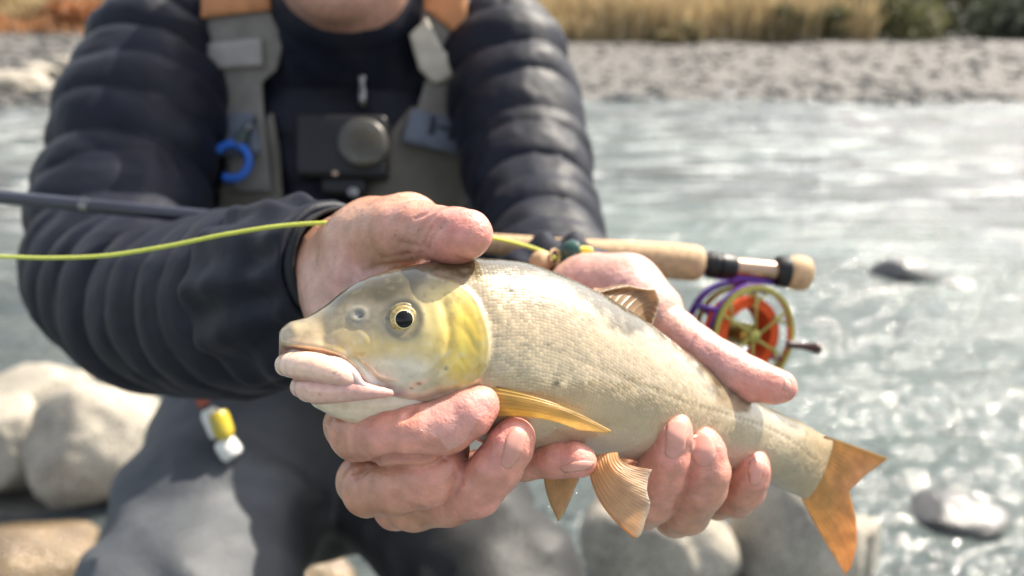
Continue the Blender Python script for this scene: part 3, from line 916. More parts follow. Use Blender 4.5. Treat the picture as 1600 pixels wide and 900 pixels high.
# hand under the fish's head
HA = Hand(
    palm=[([(445,456,425,25), (500,434,392,25.5), (545,424,364,25)], TAN),
          ([(540,408,360,21), (585,374,340,18), (640,356,318,15)], TAN),
          ([(550,452,350,23), (570,520,335,20), (590,600,330,18)], PALM),
          ([(560,480,345,22), (620,570,340,18), (640,650,340,15)], PALM),
          ([(575,430,330,17), (610,455,322,12), (640,470,318,10)], PALM),
          ([(600,600,335,16), (640,660,340,15), (690,715,345,12)], PALM)],
    fingers=[([(560,385,338,16), (618,366,314,14.2), (655,362,300,12.4), (690,367,288,10.7), (712,369,279,10.8), (730,366,273,9.4)], TAN, TIP),          # thumb
             ([(590,610,333,12), (570,650,308,10.8), (549,664,288,10.2), (558,677,278,10.2), (605,680,265,10.2), (655,678,262,10.4), (700,664,262,9.6), (735,645,262,8.6), (749,634,263,7.4)], TAN, TIP),
             ([(610,665,342,12), (590,728,314,10.8), (567,751,295,10.4), (577,764,285,10.4), (622,760,273,10.2), (668,748,268.5,10.4), (684,734,271,9.8), (694,705,281,8.8), (705,680,290,7.5)], TAN * 1.03, TIP),
             ([(640,705,345,11.5), (622,768,322,10.6), (620,788,306,10), (648,790,294,9.6), (700,780,281,9.6), (745,765,271,9.6), (775,732,267,9.0), (797,694,265.5,8.2), (804,682,266,7.2)], TAN, TIP),
             ([(690,715,340,11), (720,745,318,9.5), (770,727,300,8.2), (820,719,290,7.8), (868,716,284,7.6), (897,718,281,6.6), (908,721,281,5.6)], TAN, TIP)])
for cr, r in (([(528,652), (545,647), (566,643)], .0017), ([(630,655), (638,645), (648,634)], .0016), ([(588,646), (592,640)], .0008),
              ([(556,736), (578,724), (612,718), (660,718), (695,716)], .0020), ([(560,745), (575,732)], .0008),
              ([(655,372), (662,352), (678,336)], .0015), ([(668,392), (674,368), (692,348)], .0014), ([(660,384), (668,362), (684,344)], .0009), ([(570,424), (600,416), (640,410)], .0012), ([(600,404), (640,398)], .0008),
              ([(650,340), (664,334)], .0007), ([(712,742), (722,752)], .0008), ([(625,380), (650,384)], .0007)):
    HA.crease(cr, r)
PA, QA = polygonize(HA.f, C(415, 520, .44) - np.array((.02, .06, .0)) * 1 - np.array((0, .06, .22)), C(935, 300, .44) + np.array((.02, .02, .0)), .00105, coarse=6, band=1.3)
cA = HA.colours(PA)
cA = skin_dot(cA, PA, 690, 420, 60, 16, (.60, .22, .16), .55)
cA = skin_dot(cA, PA, 707, 361, 9, 7, (.45, .07, .05), .7)
cA = skin_dot(cA, PA, 697, 348, 4, 5, (.5, .12, .09), .6)
cA = skin_dot(cA, PA, 725, 370, 30, 32, (.70, .33, .28), .5)
cA = skin_dot(cA, PA, 655, 362, 16, 12, (.40, .22, .15), .5)
cA = skin_dot(cA, PA, 560, 455, 45, 35, (.70, .44, .40), .7)
for x, y in ((643,403), (617,368), (690,356), (752,362), (654,359), (780,668), (827,700), (655,380)): cA = skin_dot(cA, PA, x, y, 1.6, 1.6, (.1, .05, .03), .8)
for x in (548, 600, 643): cA = skin_dot(cA, PA, x, 645, 14, 6, (.50, .15, .10), .6)
cA = skin_dot(cA, PA, 560, 800, 80, 14, (.46, .22, .12), .5)
cA = skin_dot(cA, PA, 610, 715, 60, 6, (.45, .15, .10), .6)
cA = skin_dot(cA, PA, 600, 718, 40, 8, (.55, .24, .20), .5)

# hand under the tail half of the fish
HB = Hand(
    palm=[([(860,500,470,24), (885,490,430,25), (925,480,400,24)], PALM),
          ([(918,462,392,22), (970,462,370,19), (1010,492,355,15)], PALM),
          ([(930,500,395,24), (980,580,385,22), (1010,660,378,18)], PALM),
          ([(920,540,400,24), (940,640,395,20), (990,720,380,16)], PALM),
          ([(940,440,382,12), (985,450,366,12), (1015,480,354,12)], PALM)],
    fingers=[([(975,475,372,17), (1012,494,356,14), (1052,522,345,11.6), (1085,547,338,11.2), (1130,574,331,10.8), (1175,594,326,9.4), (1205,602,322.5,8.0), (1222,604,321,6.4)], PALM, TIP),
             ([(1010,660,375,12), (1000,740,355,11), (1006,788,326,10.2), (1018,780,314,10.0), (1030,745,303,9.8), (1040,715,300,9.2), (1051,680,298.5,8.0), (1055,668,299,6.8)], TAN, TIP),
             ([(1005,700,380,12), (1030,775,362,11), (1055,803,338,10.2), (1072,797,322,10.2), (1094,760,309,10.4), (1102,735,306,9.6), (1099,705,305,8.6), (1096,692,306,7.2)], TAN, TIP),
             ([(1010,715,385,11), (1070,772,375,9), (1120,783,355,8.4), (1150,776,340,8.8), (1163,764,331,8.8), (1170,745,327,8.2), (1175,730,326,7.2), (1177,722,327,6)], TAN, TIP)])
for cr, r in (([(1010,512), (1030,530), (1036,548)], .0010), ([(1068,548), (1078,560)], .0009), ([(1085,528), (1076,545)], .0007), ([(1036,762), (1052,748)], .0008), ([(1080,772), (1100,775), (1122,762)], .0008),
              ([(975,440), (966,455), (962,470)], .0009), ([(992,470), (985,490)], .0008)):
    HB.crease(cr, r, z0=.24)
PB, QB = polygonize(HB.f, np.array((-.03, -.125, .285)), np.array((.135, .045, .50)), .00115, coarse=6, band=1.3)
cB = HB.colours(PB)
cB = skin_dot(cB, PB, 1228, 603, 12, 14, (.72, .30, .24), .6)
cB = skin_dot(cB, PB, 960, 445, 60, 30, (.70, .42, .40), .7)
cB = skin_dot(cB, PB, 1110, 560, 70, 30, (.66, .34, .32), .6)

# trunk, arms, neck and head in one low-resolution field that meets the hands inside the sleeves
CHIN = C(510, 17, .675)
def body_f(p):
    q = p - CHIN
    q = q * np.array((1, 1, 1.0))
    d = ellipsoid(q, np.array((0, .078, .065)), np.array((.069, .080, .072)))
    d = smin(d, ellipsoid(q, np.array((0, .150, .095)), np.array((.076, .095, .098))), .03)
    d = smin(d, ellipsoid(q, np.array((0, .022, .018)), np.array((.026, .020, .020))), .03)       # chin
    d = smin(d, rcone(q, np.array((0, .125, .002)), np.array((0, .082, -.018)), .008, .014), .012)   # nose
    for sx in (-1, 1):
        d = smin(d, ellipsoid(q, np.array((sx * .010, .080, -.008)), np.array((.010, .008, .010))), .006)
        d = smin(d, ellipsoid(q, np.array((sx * .034, .090, .012)), np.array((.026, .026, .02))), .02)
        d = smin(d, ellipsoid(q, np.array((sx * .032, .138, .004)), np.array((.026, .007, .010))), .012)      # brow
        d = smax(d, -ellipsoid(q, np.array((sx * .032, .122, -.004)), np.array((.017, .010, .012))), .006)
        d = smin(d, ellipsoid(q, np.array((sx * .032, .122, .006)), np.array((.0125, .0095, .0125))), .002)   # eye
        ear = ellipsoid(q, np.array((sx * .078, .105, .095)), np.array((.009, .032, .02)))
        d = smin(d, ear, .006)
    d = smin(d, ellipsoid(q, np.array((0, .058, -.004)), np.array((.024, .0075, .010))), .006)
    d = smin(d, ellipsoid(q, np.array((0, .045, -.002)), np.array((.021, .008, .010))), .006)
    d = smax(d, -rcone(q, np.array((-.022, .0515, -.008)), np.array((.022, .0515, -.008)), .002, .002), .003)
    d = smin(d, rcone(p, C(548, 10, .77), C(545, 90, .84), .052, .055), .02)
    tor = smin(rcone(p, C(545, 150, .88), C(520, 420, .89), .10, .105), rcone(p, C(400, 110, .86), C(690, 110, .87), .065, .065), .05)
    tor = smin(tor, rcone(p, C(520, 420, .89), C(505, 600, .90), .105, .105), .04)
    d = smin(d, tor, .03)
    d = smin(d, chain(p, mk([(290,90,810,50), (170,430,680,42), (300,472,530,38), (440,457,428,26)]), .02), .03)
    d = smin(d, chain(p, mk([(770,90,820,50), (835,290,760,42), (855,470,600,36), (862,500,470,25)]), .02), .03)
    return d
P0, Q0 = polygonize(body_f, (-.50, -.72, .36), (.13, .56, 1.06), .0062, coarse=5, band=1.7, newton=1)
hm = (np.linalg.norm(P0 - (CHIN + np.array((0, .09, .07))), axis=1) < .18)
c0_ = np.zeros((len(P0), 3)) + np.array((.62, .34, .25))
c0_ = np.where(hm[:, None], c0_ * (1 + .08 * fbm(P0, 40, 3, 4))[:, None], c0_)
lipm = np.exp(-(((P0 - CHIN - np.array((0, .051, -.004))) / np.array((.022, .011, .02))) ** 2).sum(1))
c0_ = mixc(c0_, (.50, .18, .15), lipm)
def flipq(P, Q):
    A, B, Cc, D = (c2w(P)[Q[:, k]] - c2w(P).mean(0) for k in range(4))
    v = (np.cross(B - A, Cc - A) * A).sum() + (np.cross(Cc - A, D - A) * A).sum()
    return Q[:, ::-1] if v < 0 else Q
allP = np.concatenate((P0, PA, PB))
allQ = np.concatenate((flipq(P0, Q0), flipq(PA, QA) + len(P0), flipq(PB, QB) + len(P0) + len(PA)))
skin_body = mesh_obj('body', c2w(allP), allQ, M['skin'], person, cols=np.clip(np.concatenate((c0_, cA, cB)), .01, .9))
tag(skin_body, 'tanned hands with pink fingertips and the chin above the collar')

# fingernails
def nail(poly, hand, z0=.2, off=.00045):
    q = smooth_line(list(poly) + [poly[0]], 26)[:-1]
    return patch('fingernail', q, hand.f, z0, M['nail'], skin_body, off=off, thick=.0009, step=4, edge=5)
nail([(1062,652), (1045,658), (1040,690), (1042,714), (1055,716), (1066,708), (1073,680), (1075,662)], HB)
nail([(1090,672), (1080,690), (1080,712), (1092,728), (1108,728), (1117,715), (1115,690), (1105,674)], HB)
nail([(1182,714), (1172,720), (1169,742), (1174,758), (1184,758), (1190,742), (1194,722)], HB)
nail([(806,666), (795,676), (786,705), (784,728), (795,733), (806,722), (820,695), (824,678)], HA)
nail([(874,730), (895,722), (915,720), (930,722), (922,732), (900,737), (880,738)], HA)
nail([(1226,592), (1234,596), (1236,605), (1230,612), (1224,610)], HB)

# torn plastic film wrapped over the index fingertip
def film_push(vs, P): return .0007 * np.abs(fbm(P, 240, 3, 31)) + .0004 * np.abs(noise(P, 600, 32))
film = patch('plastic_film', [(655,655), (668,640), (700,628), (728,616), (748,612), (764,622), (762,640), (745,655), (735,672), (722,690), (700,700), (690,686), (672,676), (657,672)], HA.f, .2, M['film'], None, off=.0009, thick=.0003, step=4, push=film_push)
tag(film, 'crinkled clear plastic film wrapped round the fingertip below the gill cover', 'plastic film')

# ---------------- jacket
def noise_seam(p): return .013 * noise(p, 8, 41) + .003 * noise(p, 28, 42)
def sleeve(p, pts, pitch, amp, sn, k=.02):
    d = None; s0 = 0; am = 1.0 + .30 * sn / .015
    for (a, ra), (b, rb) in zip(pts[:-1], pts[1:]):
        ba = b - a; L = np.linalg.norm(ba)
        h = np.clip(((p - a) @ ba) / (L * L), 0, 1)
        dist = np.linalg.norm(p - a - h[:, None] * ba, axis=1)
        s = s0 + h * L + sn
        puff = np.abs(np.sin(np.pi * s / pitch)) ** .5
        e = dist - (ra + (rb - ra) * h) - amp * am * (puff - .6)
        d = e if d is None else smin(d, e, k)
        s0 += L
    return d
SL = mk([(262,70,800,70), (225,190,745,72), (190,330,695,72), (190,430,650,70), (235,468,590,66), (315,478,520,60), (385,473,468,53), (440,458,428,45)])
SR = mk([(780,75,815,68), (806,170,785,64), (822,255,755,60), (842,360,670,52), (860,440,590,46), (866,480,520,42), (868,495,475,39)])
def torso_f(p):
    t = chain(p, [(C(545, 150, .90), .120), (C(530, 300, .905), .128), (C(515, 450, .91), .128), (C(505, 600, .905), .125)], .03)
    wide = smin(rcone(p, C(430, 170, .885), C(430, 560, .90), .098, .098), rcone(p, C(640, 170, .89), C(640, 560, .90), .098, .098), .05)
    return smin(t, wide, .05)
def jacket_f(p):
    t = torso_f(p)
    up = p[:, 1] + .004 * noise(p, 14, 44)
    t = t - .006 * (np.abs(np.sin(np.pi * up / .052)) ** .6 - .5)
    sh = smin(rcone(p, C(330, 60, .84), C(480, 40, .84), .066, .062), rcone(p, C(760, 60, .85), C(610, 40, .85), .066, .062), .03)
    d = smin(t, sh, .05)
    # collar
    cl = rcone(p, C(540, 20, .785), C(543, 110, .84), .074, .085)
    d = smin(d, cl, .03)
    sn = noise_seam(p)
    a1 = sleeve(p, SL, .043, .012, sn)
    a2 = sleeve(p, SR, .044, .011, sn)
    d = smin(d, a1, .022); d = smin(d, a2, .022)
    # pulled folds and crumples
    w = fbm(p, 20, 2, 46)
    d = d + .0024 * w + .0010 * np.abs(noise(p, 48, 47)) + .0004 * noise(p, 110, 48)
    # head and neck opening, cuff openings, dents under the rod
    d = smax(d, -rcone(p, C(535, -90, .735), C(538, 5, .775), .076, .056), .006)
    d = smax(d, -rcone(p, C(565, 408, .345), C(455, 432, .41), .0295, .0270), .003)
    d = smax(d, -rcone(p, C(900, 486, .415), C(862, 500, .475), .029, .026), .003)
    rel = p - ROD_A; tt = rel @ ROD_D
    rd = np.linalg.norm(rel - tt[:, None] * ROD_D, axis=1) - np.interp(tt, (0, .2, .36, .5), (.0055, .006, .0095, .0135))
    d = smax(d, -rd, .012)
    return smax(d, p[:, 1] * -1 - .16 + 0 * p[:, 2], .01) if False else d
PJ, QJ = polygonize(jacket_f, (-.50, -.26, .36), (.14, .42, 1.08), .0034, coarse=5, band=1.7, newton=1)
jacket = field_obj('jacket', PJ, QJ, M['jacket'], person)
jb = BVHTree.FromPolygons([Vector(p) for p in PJ], [tuple(int(i) for i in q) for q in QJ])
def jf(p):            # distance to the jacket front, read from its mesh along the ray
    return jacket_f(p)

def cuff(name, axis, mat, puck, seg=96, rows=22, thick=.0018, n=13, seed=0, parent=jacket):
    """gathered sleeve end: an open double-walled tube along (point, radius) stations"""
    pts = np.array([list(c) + [r] for c, r in axis])
    t = np.linspace(0, 1, len(pts)); u = np.linspace(0, 1, rows)
    ctr = np.stack([np.interp(u, t, pts[:, k]) for k in range(3)], -1); rad = np.interp(u, t, pts[:, 3])
    ax = pts[-1, :3] - pts[0, :3]; ax /= np.linalg.norm(ax)
    e1 = np.cross(ax, (0, 0, 1)); e1 /= np.linalg.norm(e1); e2 = np.cross(ax, e1)
    th = np.linspace(0, 2 * np.pi, seg, endpoint=False)
    dirs = np.cos(th)[:, None] * e1 + np.sin(th)[:, None] * e2
    base = ctr[:, None] + dirs[None] * rad[:, None, None]
    wr = np.sin(n * th[None] + 2.5 * noise(base, 30, seed)) * (.6 + .4 * noise(base, 45, seed + 1)) * np.sin(np.pi * np.clip(u * .9 + .1, 0, 1))[:, None] ** .7
    sl = .5 * np.sin(u[:, None] * 16 + 2 * noise(base, 40, seed + 2))
    o = base + dirs[None] * (puck * (wr + .5 * sl))[..., None]
    inn = base + dirs[None] * (puck * wr * .5 - thick - puck * .5)[..., None]
    P = np.concatenate((o, inn[::-1]), 0).reshape(-1, 3)
    i = np.arange(len(P)).reshape(rows * 2, seg)
    F = np.stack((i, np.roll(i, -1, 1), np.roll(np.roll(i, -1, 0), -1, 1), np.roll(i, -1, 0)), -1).reshape(-1, 4)
    ob = mesh_obj(name, c2w(P), F, mat, parent)
    b_ = bmesh.new(); b_.from_mesh(ob.data); bmesh.ops.recalc_face_normals(b_, faces=b_.faces); b_.to_mesh(ob.data); b_.free()
    return ob
cuff('sleeve_cuff', mk([(420,464,440,49), (440,458,426,52), (465,449,409,50), (492,438,392,43.5), (518,428,377,36.5), (536,421,366,33.5)]), M['jacket'], .0048, seed=3, rows=40, seg=160, n=12)
cuff('inner_cuff', mk([(480,436,400,31), (548,418,360,30.5)]), M['blackcloth'], .0004, seed=5, n=30)
cuff('sleeve_cuff', mk([(862,494,512,43), (866,484,478,43), (876,474,450,42), (892,474,430,36), (904,478,418,31)]), M['jacket'], .0045, seed=8, n=11, rows=34, seg=140)
# ---------------- waders: legs, bib, straps
def wader_f(p):
    hip = smin(rcone(p, C(505, 520, .905), C(500, 690, .90), .142, .135), rcone(p, C(410, 660, .885), C(620, 660, .895), .10, .10), .06)
    l1 = chain(p, mk([(420,680,865,98), (345,790,765,96), (290,960,650,88), (268,1250,625,66), (262,1900,640,60), (262,2560,645,58)]), .03)
    l2 = chain(p, mk([(610,690,880,92), (690,800,790,84), (785,950,690,76), (800,1250,680,62), (805,1800,690,58), (805,2480,690,56)]), .03)
    d = smin(hip, smin(l1, l2, .012), .05)
    ax = p @ np.array((.55, .75, .36))
    d = d + .006 * np.sin(ax * 95 + 4 * noise(p, 9, 51)) * sstep(-.05, -.2, p[:, 1]) * (.5 + .5 * noise(p, 6, 52)) + .006 * fbm(p, 14, 3, 53)
    return smax(d, p[:, 1] - C(0, 470, .9)[1] * 1.0, .01)
PW, QW = polygonize(wader_f, (-.50, -1.25, .50), (.16, .06, 1.10), .0055, coarse=5, band=1.7, newton=1)
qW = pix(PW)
wet = sstep(380, 500, qW[:, 0] + 40 * noise(PW, 12, 55)) * .95 + (1 - sstep(380, 500, qW[:, 0])) * sstep(-.42, -.5, PW[:, 1] + .03 * noise(PW, 20, 56)) * .8  # wet cloth, plus painted shade over the right leg and sunlit inner thigh
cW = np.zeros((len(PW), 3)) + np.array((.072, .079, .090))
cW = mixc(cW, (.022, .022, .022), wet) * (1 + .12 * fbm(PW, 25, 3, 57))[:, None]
waders = field_obj('waders', PW, QW, M['wader'], person, cols=cW)   # wet low down and on one leg, with shade painted in too
# boots under the waders
# bib halves lying on the jacket front
both = lambda p: jacket_f(p)
torso_only = lambda p: smin(torso_f(p), smin(rcone(p, C(330, 60, .84), C(480, 40, .84), .066, .062), rcone(p, C(760, 60, .85), C(610, 40, .85), .066, .062), .03), .05) - .006
def wpatch(name, poly, mat, off, thick=.003, parent=waders, step=10, push=None):
    return patch(name, poly, torso_only, .45, mat, parent, off=off, thick=thick, step=step, push=push)
fold = lambda vs, P: .004 * fbm(P, 20, 3, 61)
wpatch('bib', [(352,300), (372,205), (430,180), (441,250), (447,330), (450,470), (330,470)], M['bib'], .008, push=fold)
wpatch('bib', [(724,150), (722,270), (716,470), (545,470), (552,318), (585,262), (612,205), (640,170)], M['bib'], .008, push=fold)
wpatch('shoulder_strap', [(328,-40), (442,-40), (443,30), (446,80), (438,112), (416,132), (420,200), (432,300), (374,300), (345,160), (334,60)], M['strap'], .013, thick=.004)
wpatch('shoulder_strap', [(668,-40), (738,-40), (733,30), (728,90), (724,150), (720,210), (640,210), (652,160), (668,110), (656,60)], M['strap'], .013, thick=.004)
wpatch('webbing_band', [(328,-40), (430,-40), (432,26), (326,37)], M['orange'], .018)
wpatch('webbing_band', [(672,-40), (736,-40), (728,66), (664,24)], M['orange'], .018)
wpatch('strap_loop', [(339,72), (418,66), (420,108), (338,112)], plain('pale_grey_webbing', (.33, .31, .29), .75, nscale=60, namt=.12), .019, thick=.004)
wpatch('strap_padding', [(640,62), (668,38), (690,80), (712,96), (700,120), (672,132), (652,112)], plain('cream_mesh_padding', (.50, .46, .38), .8, nscale=60, namt=.15), .021, thick=.006)
wpatch('cloth_patch', [(640,176), (716,196), (708,246), (624,226)], M['patch'], .019)
wpatch('cloth_patch', [(352,186), (408,184), (420,246), (362,250)], M['patch'], .019)
def mark(poly): return wpatch('printed_mark', poly, M['print'], .0205, thick=.001, step=6)
mark([(664,186), (672,188), (668,216), (660,214)]); mark([(692,192), (700,194), (694,222), (686,220)])
mark([(672,200), (690,205), (689,209), (671,204)])
wpatch('belt_flap', [(362,600), (418,600), (418,736), (384,720), (366,690)], plain('brown_webbing', (.10, .075, .055), .8, nscale=60), .012, parent=waders)

# zip with its puller on the jacket front
zp = patch('zipper', [(560,92), (570,92), (571,178), (561,178)], torso_only, .45, M['blackcloth'], jacket, off=.012, thick=.003, step=8)

# ------------------------------------------------------------------ lathes, tubes, boxes
def frame_of(d, up=(0, 0, 1)):
    d = np.array(d, float); d /= np.linalg.norm(d)
    u = np.cross(d, up)
    if np.linalg.norm(u) < 1e-3: u = np.cross(d, (1, 0, 0))
    u /= np.linalg.norm(u)
    return d, u, np.cross(d, u)
def fix(o):
    b_ = bmesh.new(); b_.from_mesh(o.data); bmesh.ops.remove_doubles(b_, verts=b_.verts, dist=1e-7); bmesh.ops.recalc_face_normals(b_, faces=b_.faces); b_.to_mesh(o.data); b_.free()
    return o
def auto_sharp(o, deg=40):
    b_ = bmesh.new(); b_.from_mesh(o.data)
    for e in b_.edges:
        if len(e.link_faces) == 2 and e.calc_face_angle(0) > R(deg): e.smooth = False
    b_.to_mesh(o.data); b_.free()
    return o
def lathe(name, org, axis, prof, mat, parent, seg=40, closed=False):
    """prof: (distance along axis, radius); world space"""
    org = np.array(org, float); d, u, v = frame_of(axis)
    P = []; F = []
    for t, r in prof:
        for j in range(seg):
            a_ = 2 * math.pi * j / seg
            P.append(org + d * t + r * (u * math.cos(a_) + v * math.sin(a_)))
    n = len(prof)
    for i in range(n if closed else n - 1):
        for j in range(seg):
            k = (i + 1) % n
            F.append((i*seg + j, i*seg + (j+1) % seg, k*seg + (j+1) % seg, k*seg + j))
    if not closed:
        F.append(tuple(range(seg))); F.append(tuple(range((n-1)*seg, n*seg)))
    return auto_sharp(fix(mesh_obj(name, P, F, mat, parent)))
def tube(name, pts, rad, mat, parent, seg=12):
    pts = np.array(pts, float); rad = np.broadcast_to(rad, (len(pts),))
    P = []; F = []
    t = np.gradient(pts, axis=0); t /= np.linalg.norm(t, axis=1, keepdims=True)
    u = np.cross(t[0], (0.1, .2, 1)); u /= np.linalg.norm(u)
    for i in range(len(pts)):
        u = u - t[i] * (u @ t[i]); u /= np.linalg.norm(u); v = np.cross(t[i], u)
        for j in range(seg):
            a_ = 2 * math.pi * j / seg
            P.append(pts[i] + rad[i] * (u * math.cos(a_) + v * math.sin(a_)))
    for i in range(len(pts) - 1):
        for j in range(seg):
            F.append((i*seg + j, i*seg + (j+1) % seg, (i+1)*seg + (j+1) % seg, (i+1)*seg + j))
    F.append(tuple(range(seg))); F.append(tuple(range((len(pts)-1)*seg, len(pts)*seg)))
    return fix(mesh_obj(name, P, F, mat, parent))
def rbox(name, org, ax, size, mat, parent, bevel=.003, seg=3):
    """bevelled box; ax: three unit axes; size: full lengths"""
    b_ = bmesh.new(); bmesh.ops.create_cube(b_, size=1)
    for v in b_.verts: v.co = Vector((v.co.x * size[0], v.co.y * size[1], v.co.z * size[2]))
    bmesh.ops.bevel(b_, geom=b_.edges[:], offset=bevel, segments=seg, affect='EDGES', profile=.5)
    P = np.array([tuple(v.co) for v in b_.verts]); F = [[v.index for v in f.verts] for f in b_.faces]
    b_.free()
    Wd = np.array(org) + P[:, :1] * ax[0] + P[:, 1:2] * ax[1] + P[:, 2:3] * ax[2]
    return fix(mesh_obj(name, Wd, F, mat, parent))
def cdir(v):
    v = np.array(v, float); w = v[0] * CR + v[1] * CU + v[2] * CF
    return w / np.linalg.norm(w)

# ------------------------------------------------------------------ fly rod
rA, rB = c2w(ROD_A), c2w(ROD_B)
rD = (rB - rA) / np.linalg.norm(rB - rA)
def rt(px):                        # distance along the rod at a photo column
    t = np.linspace(-.2, 1.2, 3000); q = pix(ROD_A + t[:, None] * ROD_D)
    return float(np.interp(px, q[:, 0], t))
pm = .520 / FPX
rod = empty('fly_rod', rA + rD * rt(900), 'fly rod with cork grip, bronze reel seat and gold spoked reel lying across the sleeves', 'fishing rod')
lathe('blank', rA, rD, [(-1.75, .0009), (-1.2, .0022), (-.6, .0036), (0, .0047), (rt(500), .0055), (rt(745), .0062)], M['blank'], rod, 24)
gx = [rt(735), rt(748), rt(765), rt(800), rt(850), rt(900), rt(950), rt(1000), rt(1040), rt(1070), rt(1085), rt(1094), rt(1098)]
gr = [9, 13, 15.5, 17, 18.5, 20.5, 23.5, 26.5, 28, 28.5, 28, 25, 20]
lathe('cork_grip', rA, rD, [(t, r * pm) for t, r in zip(gx, gr)], M['cork'], rod, 48)
lathe('winding_check', rA, rD, [(rt(728), .0060), (rt(729), .0072), (rt(736), .0076), (rt(737), .006)], M['metal'], rod)
lathe('locking_ring', rA, rD, [(rt(1096), .006), (rt(1096.5), 17*pm), (rt(1104), 18*pm), (rt(1106), 21*pm), (rt(1118), 22*pm), (rt(1120), 18*pm), (rt(1124), 18*pm), (rt(1126), 20*pm), (rt(1146), 19*pm), (rt(1150), 16.5*pm), (rt(1151), .004)], M['black'], rod)
lathe('reel_seat', rA, rD, [(rt(1149), .004), (rt(1149.5), 14.8*pm), (rt(1222), 15*pm), (rt(1223), .004)], M['copper'], rod)
lathe('butt_ring', rA, rD, [(rt(1212), .004), (rt(1212.5), 23*pm), (rt(1217), 25*pm), (rt(1230), 25.5*pm), (rt(1232), 22*pm), (rt(1233), .004)], M['black'], rod)
lathe('fighting_butt', rA, rD, [(rt(1230), .004), (rt(1230.5), 24*pm), (rt(1236), 26.5*pm), (rt(1254), 27*pm), (rt(1262), 24*pm), (rt(1266), 17*pm), (rt(1267.5), .004)], M['cork'], rod, 48)
lathe('ferrule_wrap', rA, rD, [(rt(128), .0048), (rt(128.5), .0056), (rt(142), .0056), (rt(142.5), .0048)], M['metal'], rod)
# reel
ra_ = cdir((.40, -.10, -.91))                 # axle, pointing to the viewer and right
rc_ = W(1158, 521, .520)
_, ru, rv = frame_of(ra_)
RR = .0330
hub = lathe('reel', rc_, ra_, [(-.013, .002), (-.013, .0075), (-.010, .008), (.009, .008), (.011, .006), (.0145, .0045), (.0155, .002)], M['gold'], rod)
def ring(name, t0, t1, r0, r1, mat, parent=hub):
    return lathe(name, rc_, ra_, [(t0, r0), (t0, r1), ((t0 + t1) / 2, r1 + .0004), (t1, r1), (t1, r0)], mat, parent, 64, closed=True)
ring('frame_ring', -.0175, -.0135, RR - .0005, RR + .0028, M['purple'])
ring('frame_ring', .0085, .0105, RR + .0008, RR + .0028, M['purple'])
ring('spool_rim', .0110, .0145, RR - .0010, RR + .0022, M['gold'])
ring('spool_rim', -.0120, -.0095, RR - .0040, RR - .0008, M['gold'])
bk = [(-.0085 + .017 * i / 30, .0262 + .0006 * math.sin(i * 2.6)) for i in range(31)]
lathe('backing', rc_, ra_, [(-.0085, .0195)] + bk + [(.0085, .0195)], M['backing'], hub, 64, closed=True)
def bar(name, p, q, w, h, mat, parent):
    p = np.array(p); q = np.array(q); d = (q - p); L = np.linalg.norm(d); d /= L
    s = np.cross(d, ra_); s /= np.linalg.norm(s); n = np.cross(d, s)
    return rbox(name, (p + q) / 2, (d, s, n), (L, w, h), mat, parent, bevel=min(w, h) * .25, seg=2)
def rp_(ang, r, t): return rc_ + ra_ * t + r * (ru * math.cos(ang) + rv * math.sin(ang))
for k in range(6):
    a0 = k * math.pi / 3 + .2
    bar('spoke', rp_(a0, .004, .0128), rp_(a0 + .22, RR - .001, .0130), .0019, .0018, M['gold'], hub)
    bar('spoke', rp_(a0 + .34, .0205, .0128), rp_(a0 - .10, RR - .001, .0130), .0016, .0016, M['gold'], hub)
for k in range(5):
    a0 = k * 2 * math.pi / 5 + .5
    bar('frame_spoke', rp_(a0, .006, -.0155), rp_(a0, RR, -.0155), .004, .0022, M['purple'], hub)
for k in range(4):
    a0 = k * math.pi / 2 + .9
    bar('frame_pillar', rp_(a0, RR + .0018, -.016), rp_(a0, RR + .0018, .010), .003, .003, M['purple'], hub)
# crank
kk = min(np.linspace(0, 2 * math.pi, 180), key=lambda a_: np.hypot(*(pix(w2c(rp_(a_, RR * .88, .0150))) - np.array((1233, 538)))))
lathe('crank_handle', rp_(kk, RR * .88, .0140), cdir((.93, -.12, -.35)), [(0, .001), (0, .0030), (.002, .0034), (.004, .0026), (.012, .0024), (.016, .0030), (.0185, .0038), (.0215, .0040), (.0230, .0030), (.0235, .001)], M['wood'], hub, 24)
# foot under the seat
foot_top = rA + rD * rt(1163) + cdir((0, -1, 0)) * 15 * pm
bar('reel_foot', foot_top + cdir((0, 1, 0)) * .0006, rc_ + cdir((-.15, 1, .05)) * (RR + .001), .010, .004, M['purple'], hub)
tube('foot_plate', [rA + rD * rt(x) + cdir((0, -1, 0)) * y * pm for x, y in ((1118, 19), (1135, 17.5), (1163, 16.5), (1195, 17.5), (1220, 20))], [.0016, .0022, .0028, .0022, .0016], M['purple'], hub)

# ------------------------------------------------------------------ fly line
def smooth3(pts, n=120):
    pts = np.array(pts, float)
    t = np.concatenate(([0], np.cumsum(np.linalg.norm(np.diff(pts, axis=0), axis=1))))
    u = np.linspace(0, t[-1], n); m = np.gradient(pts, t, axis=0)
    i = np.clip(np.searchsorted(t, u, side='right') - 1, 0, len(t) - 2)
    h = (t[i+1] - t[i])[:, None]; s = ((u - t[i]) / (t[i+1] - t[i]))[:, None]
    return ((2*s**3 - 3*s**2 + 1) * pts[i] + (s**3 - 2*s**2 + s) * h * m[i] + (-2*s**3 + 3*s**2) * pts[i+1] + (s**3 - s**2) * h * m[i+1])
LP = [(-420, 380, .46), (-150, 398, .42), (0, 401, .40), (80, 403, .385), (170, 399, .372), (260, 385, .362), (360, 365, .352), (450, 352, .346), (530, 348, .343), (600, 350, .352), (660, 358, .360), (720, 364, .40), (770, 372, .405), (810, 381, .405), (845, 392, .405), (862, 400, .405), (872, 408, .405)]
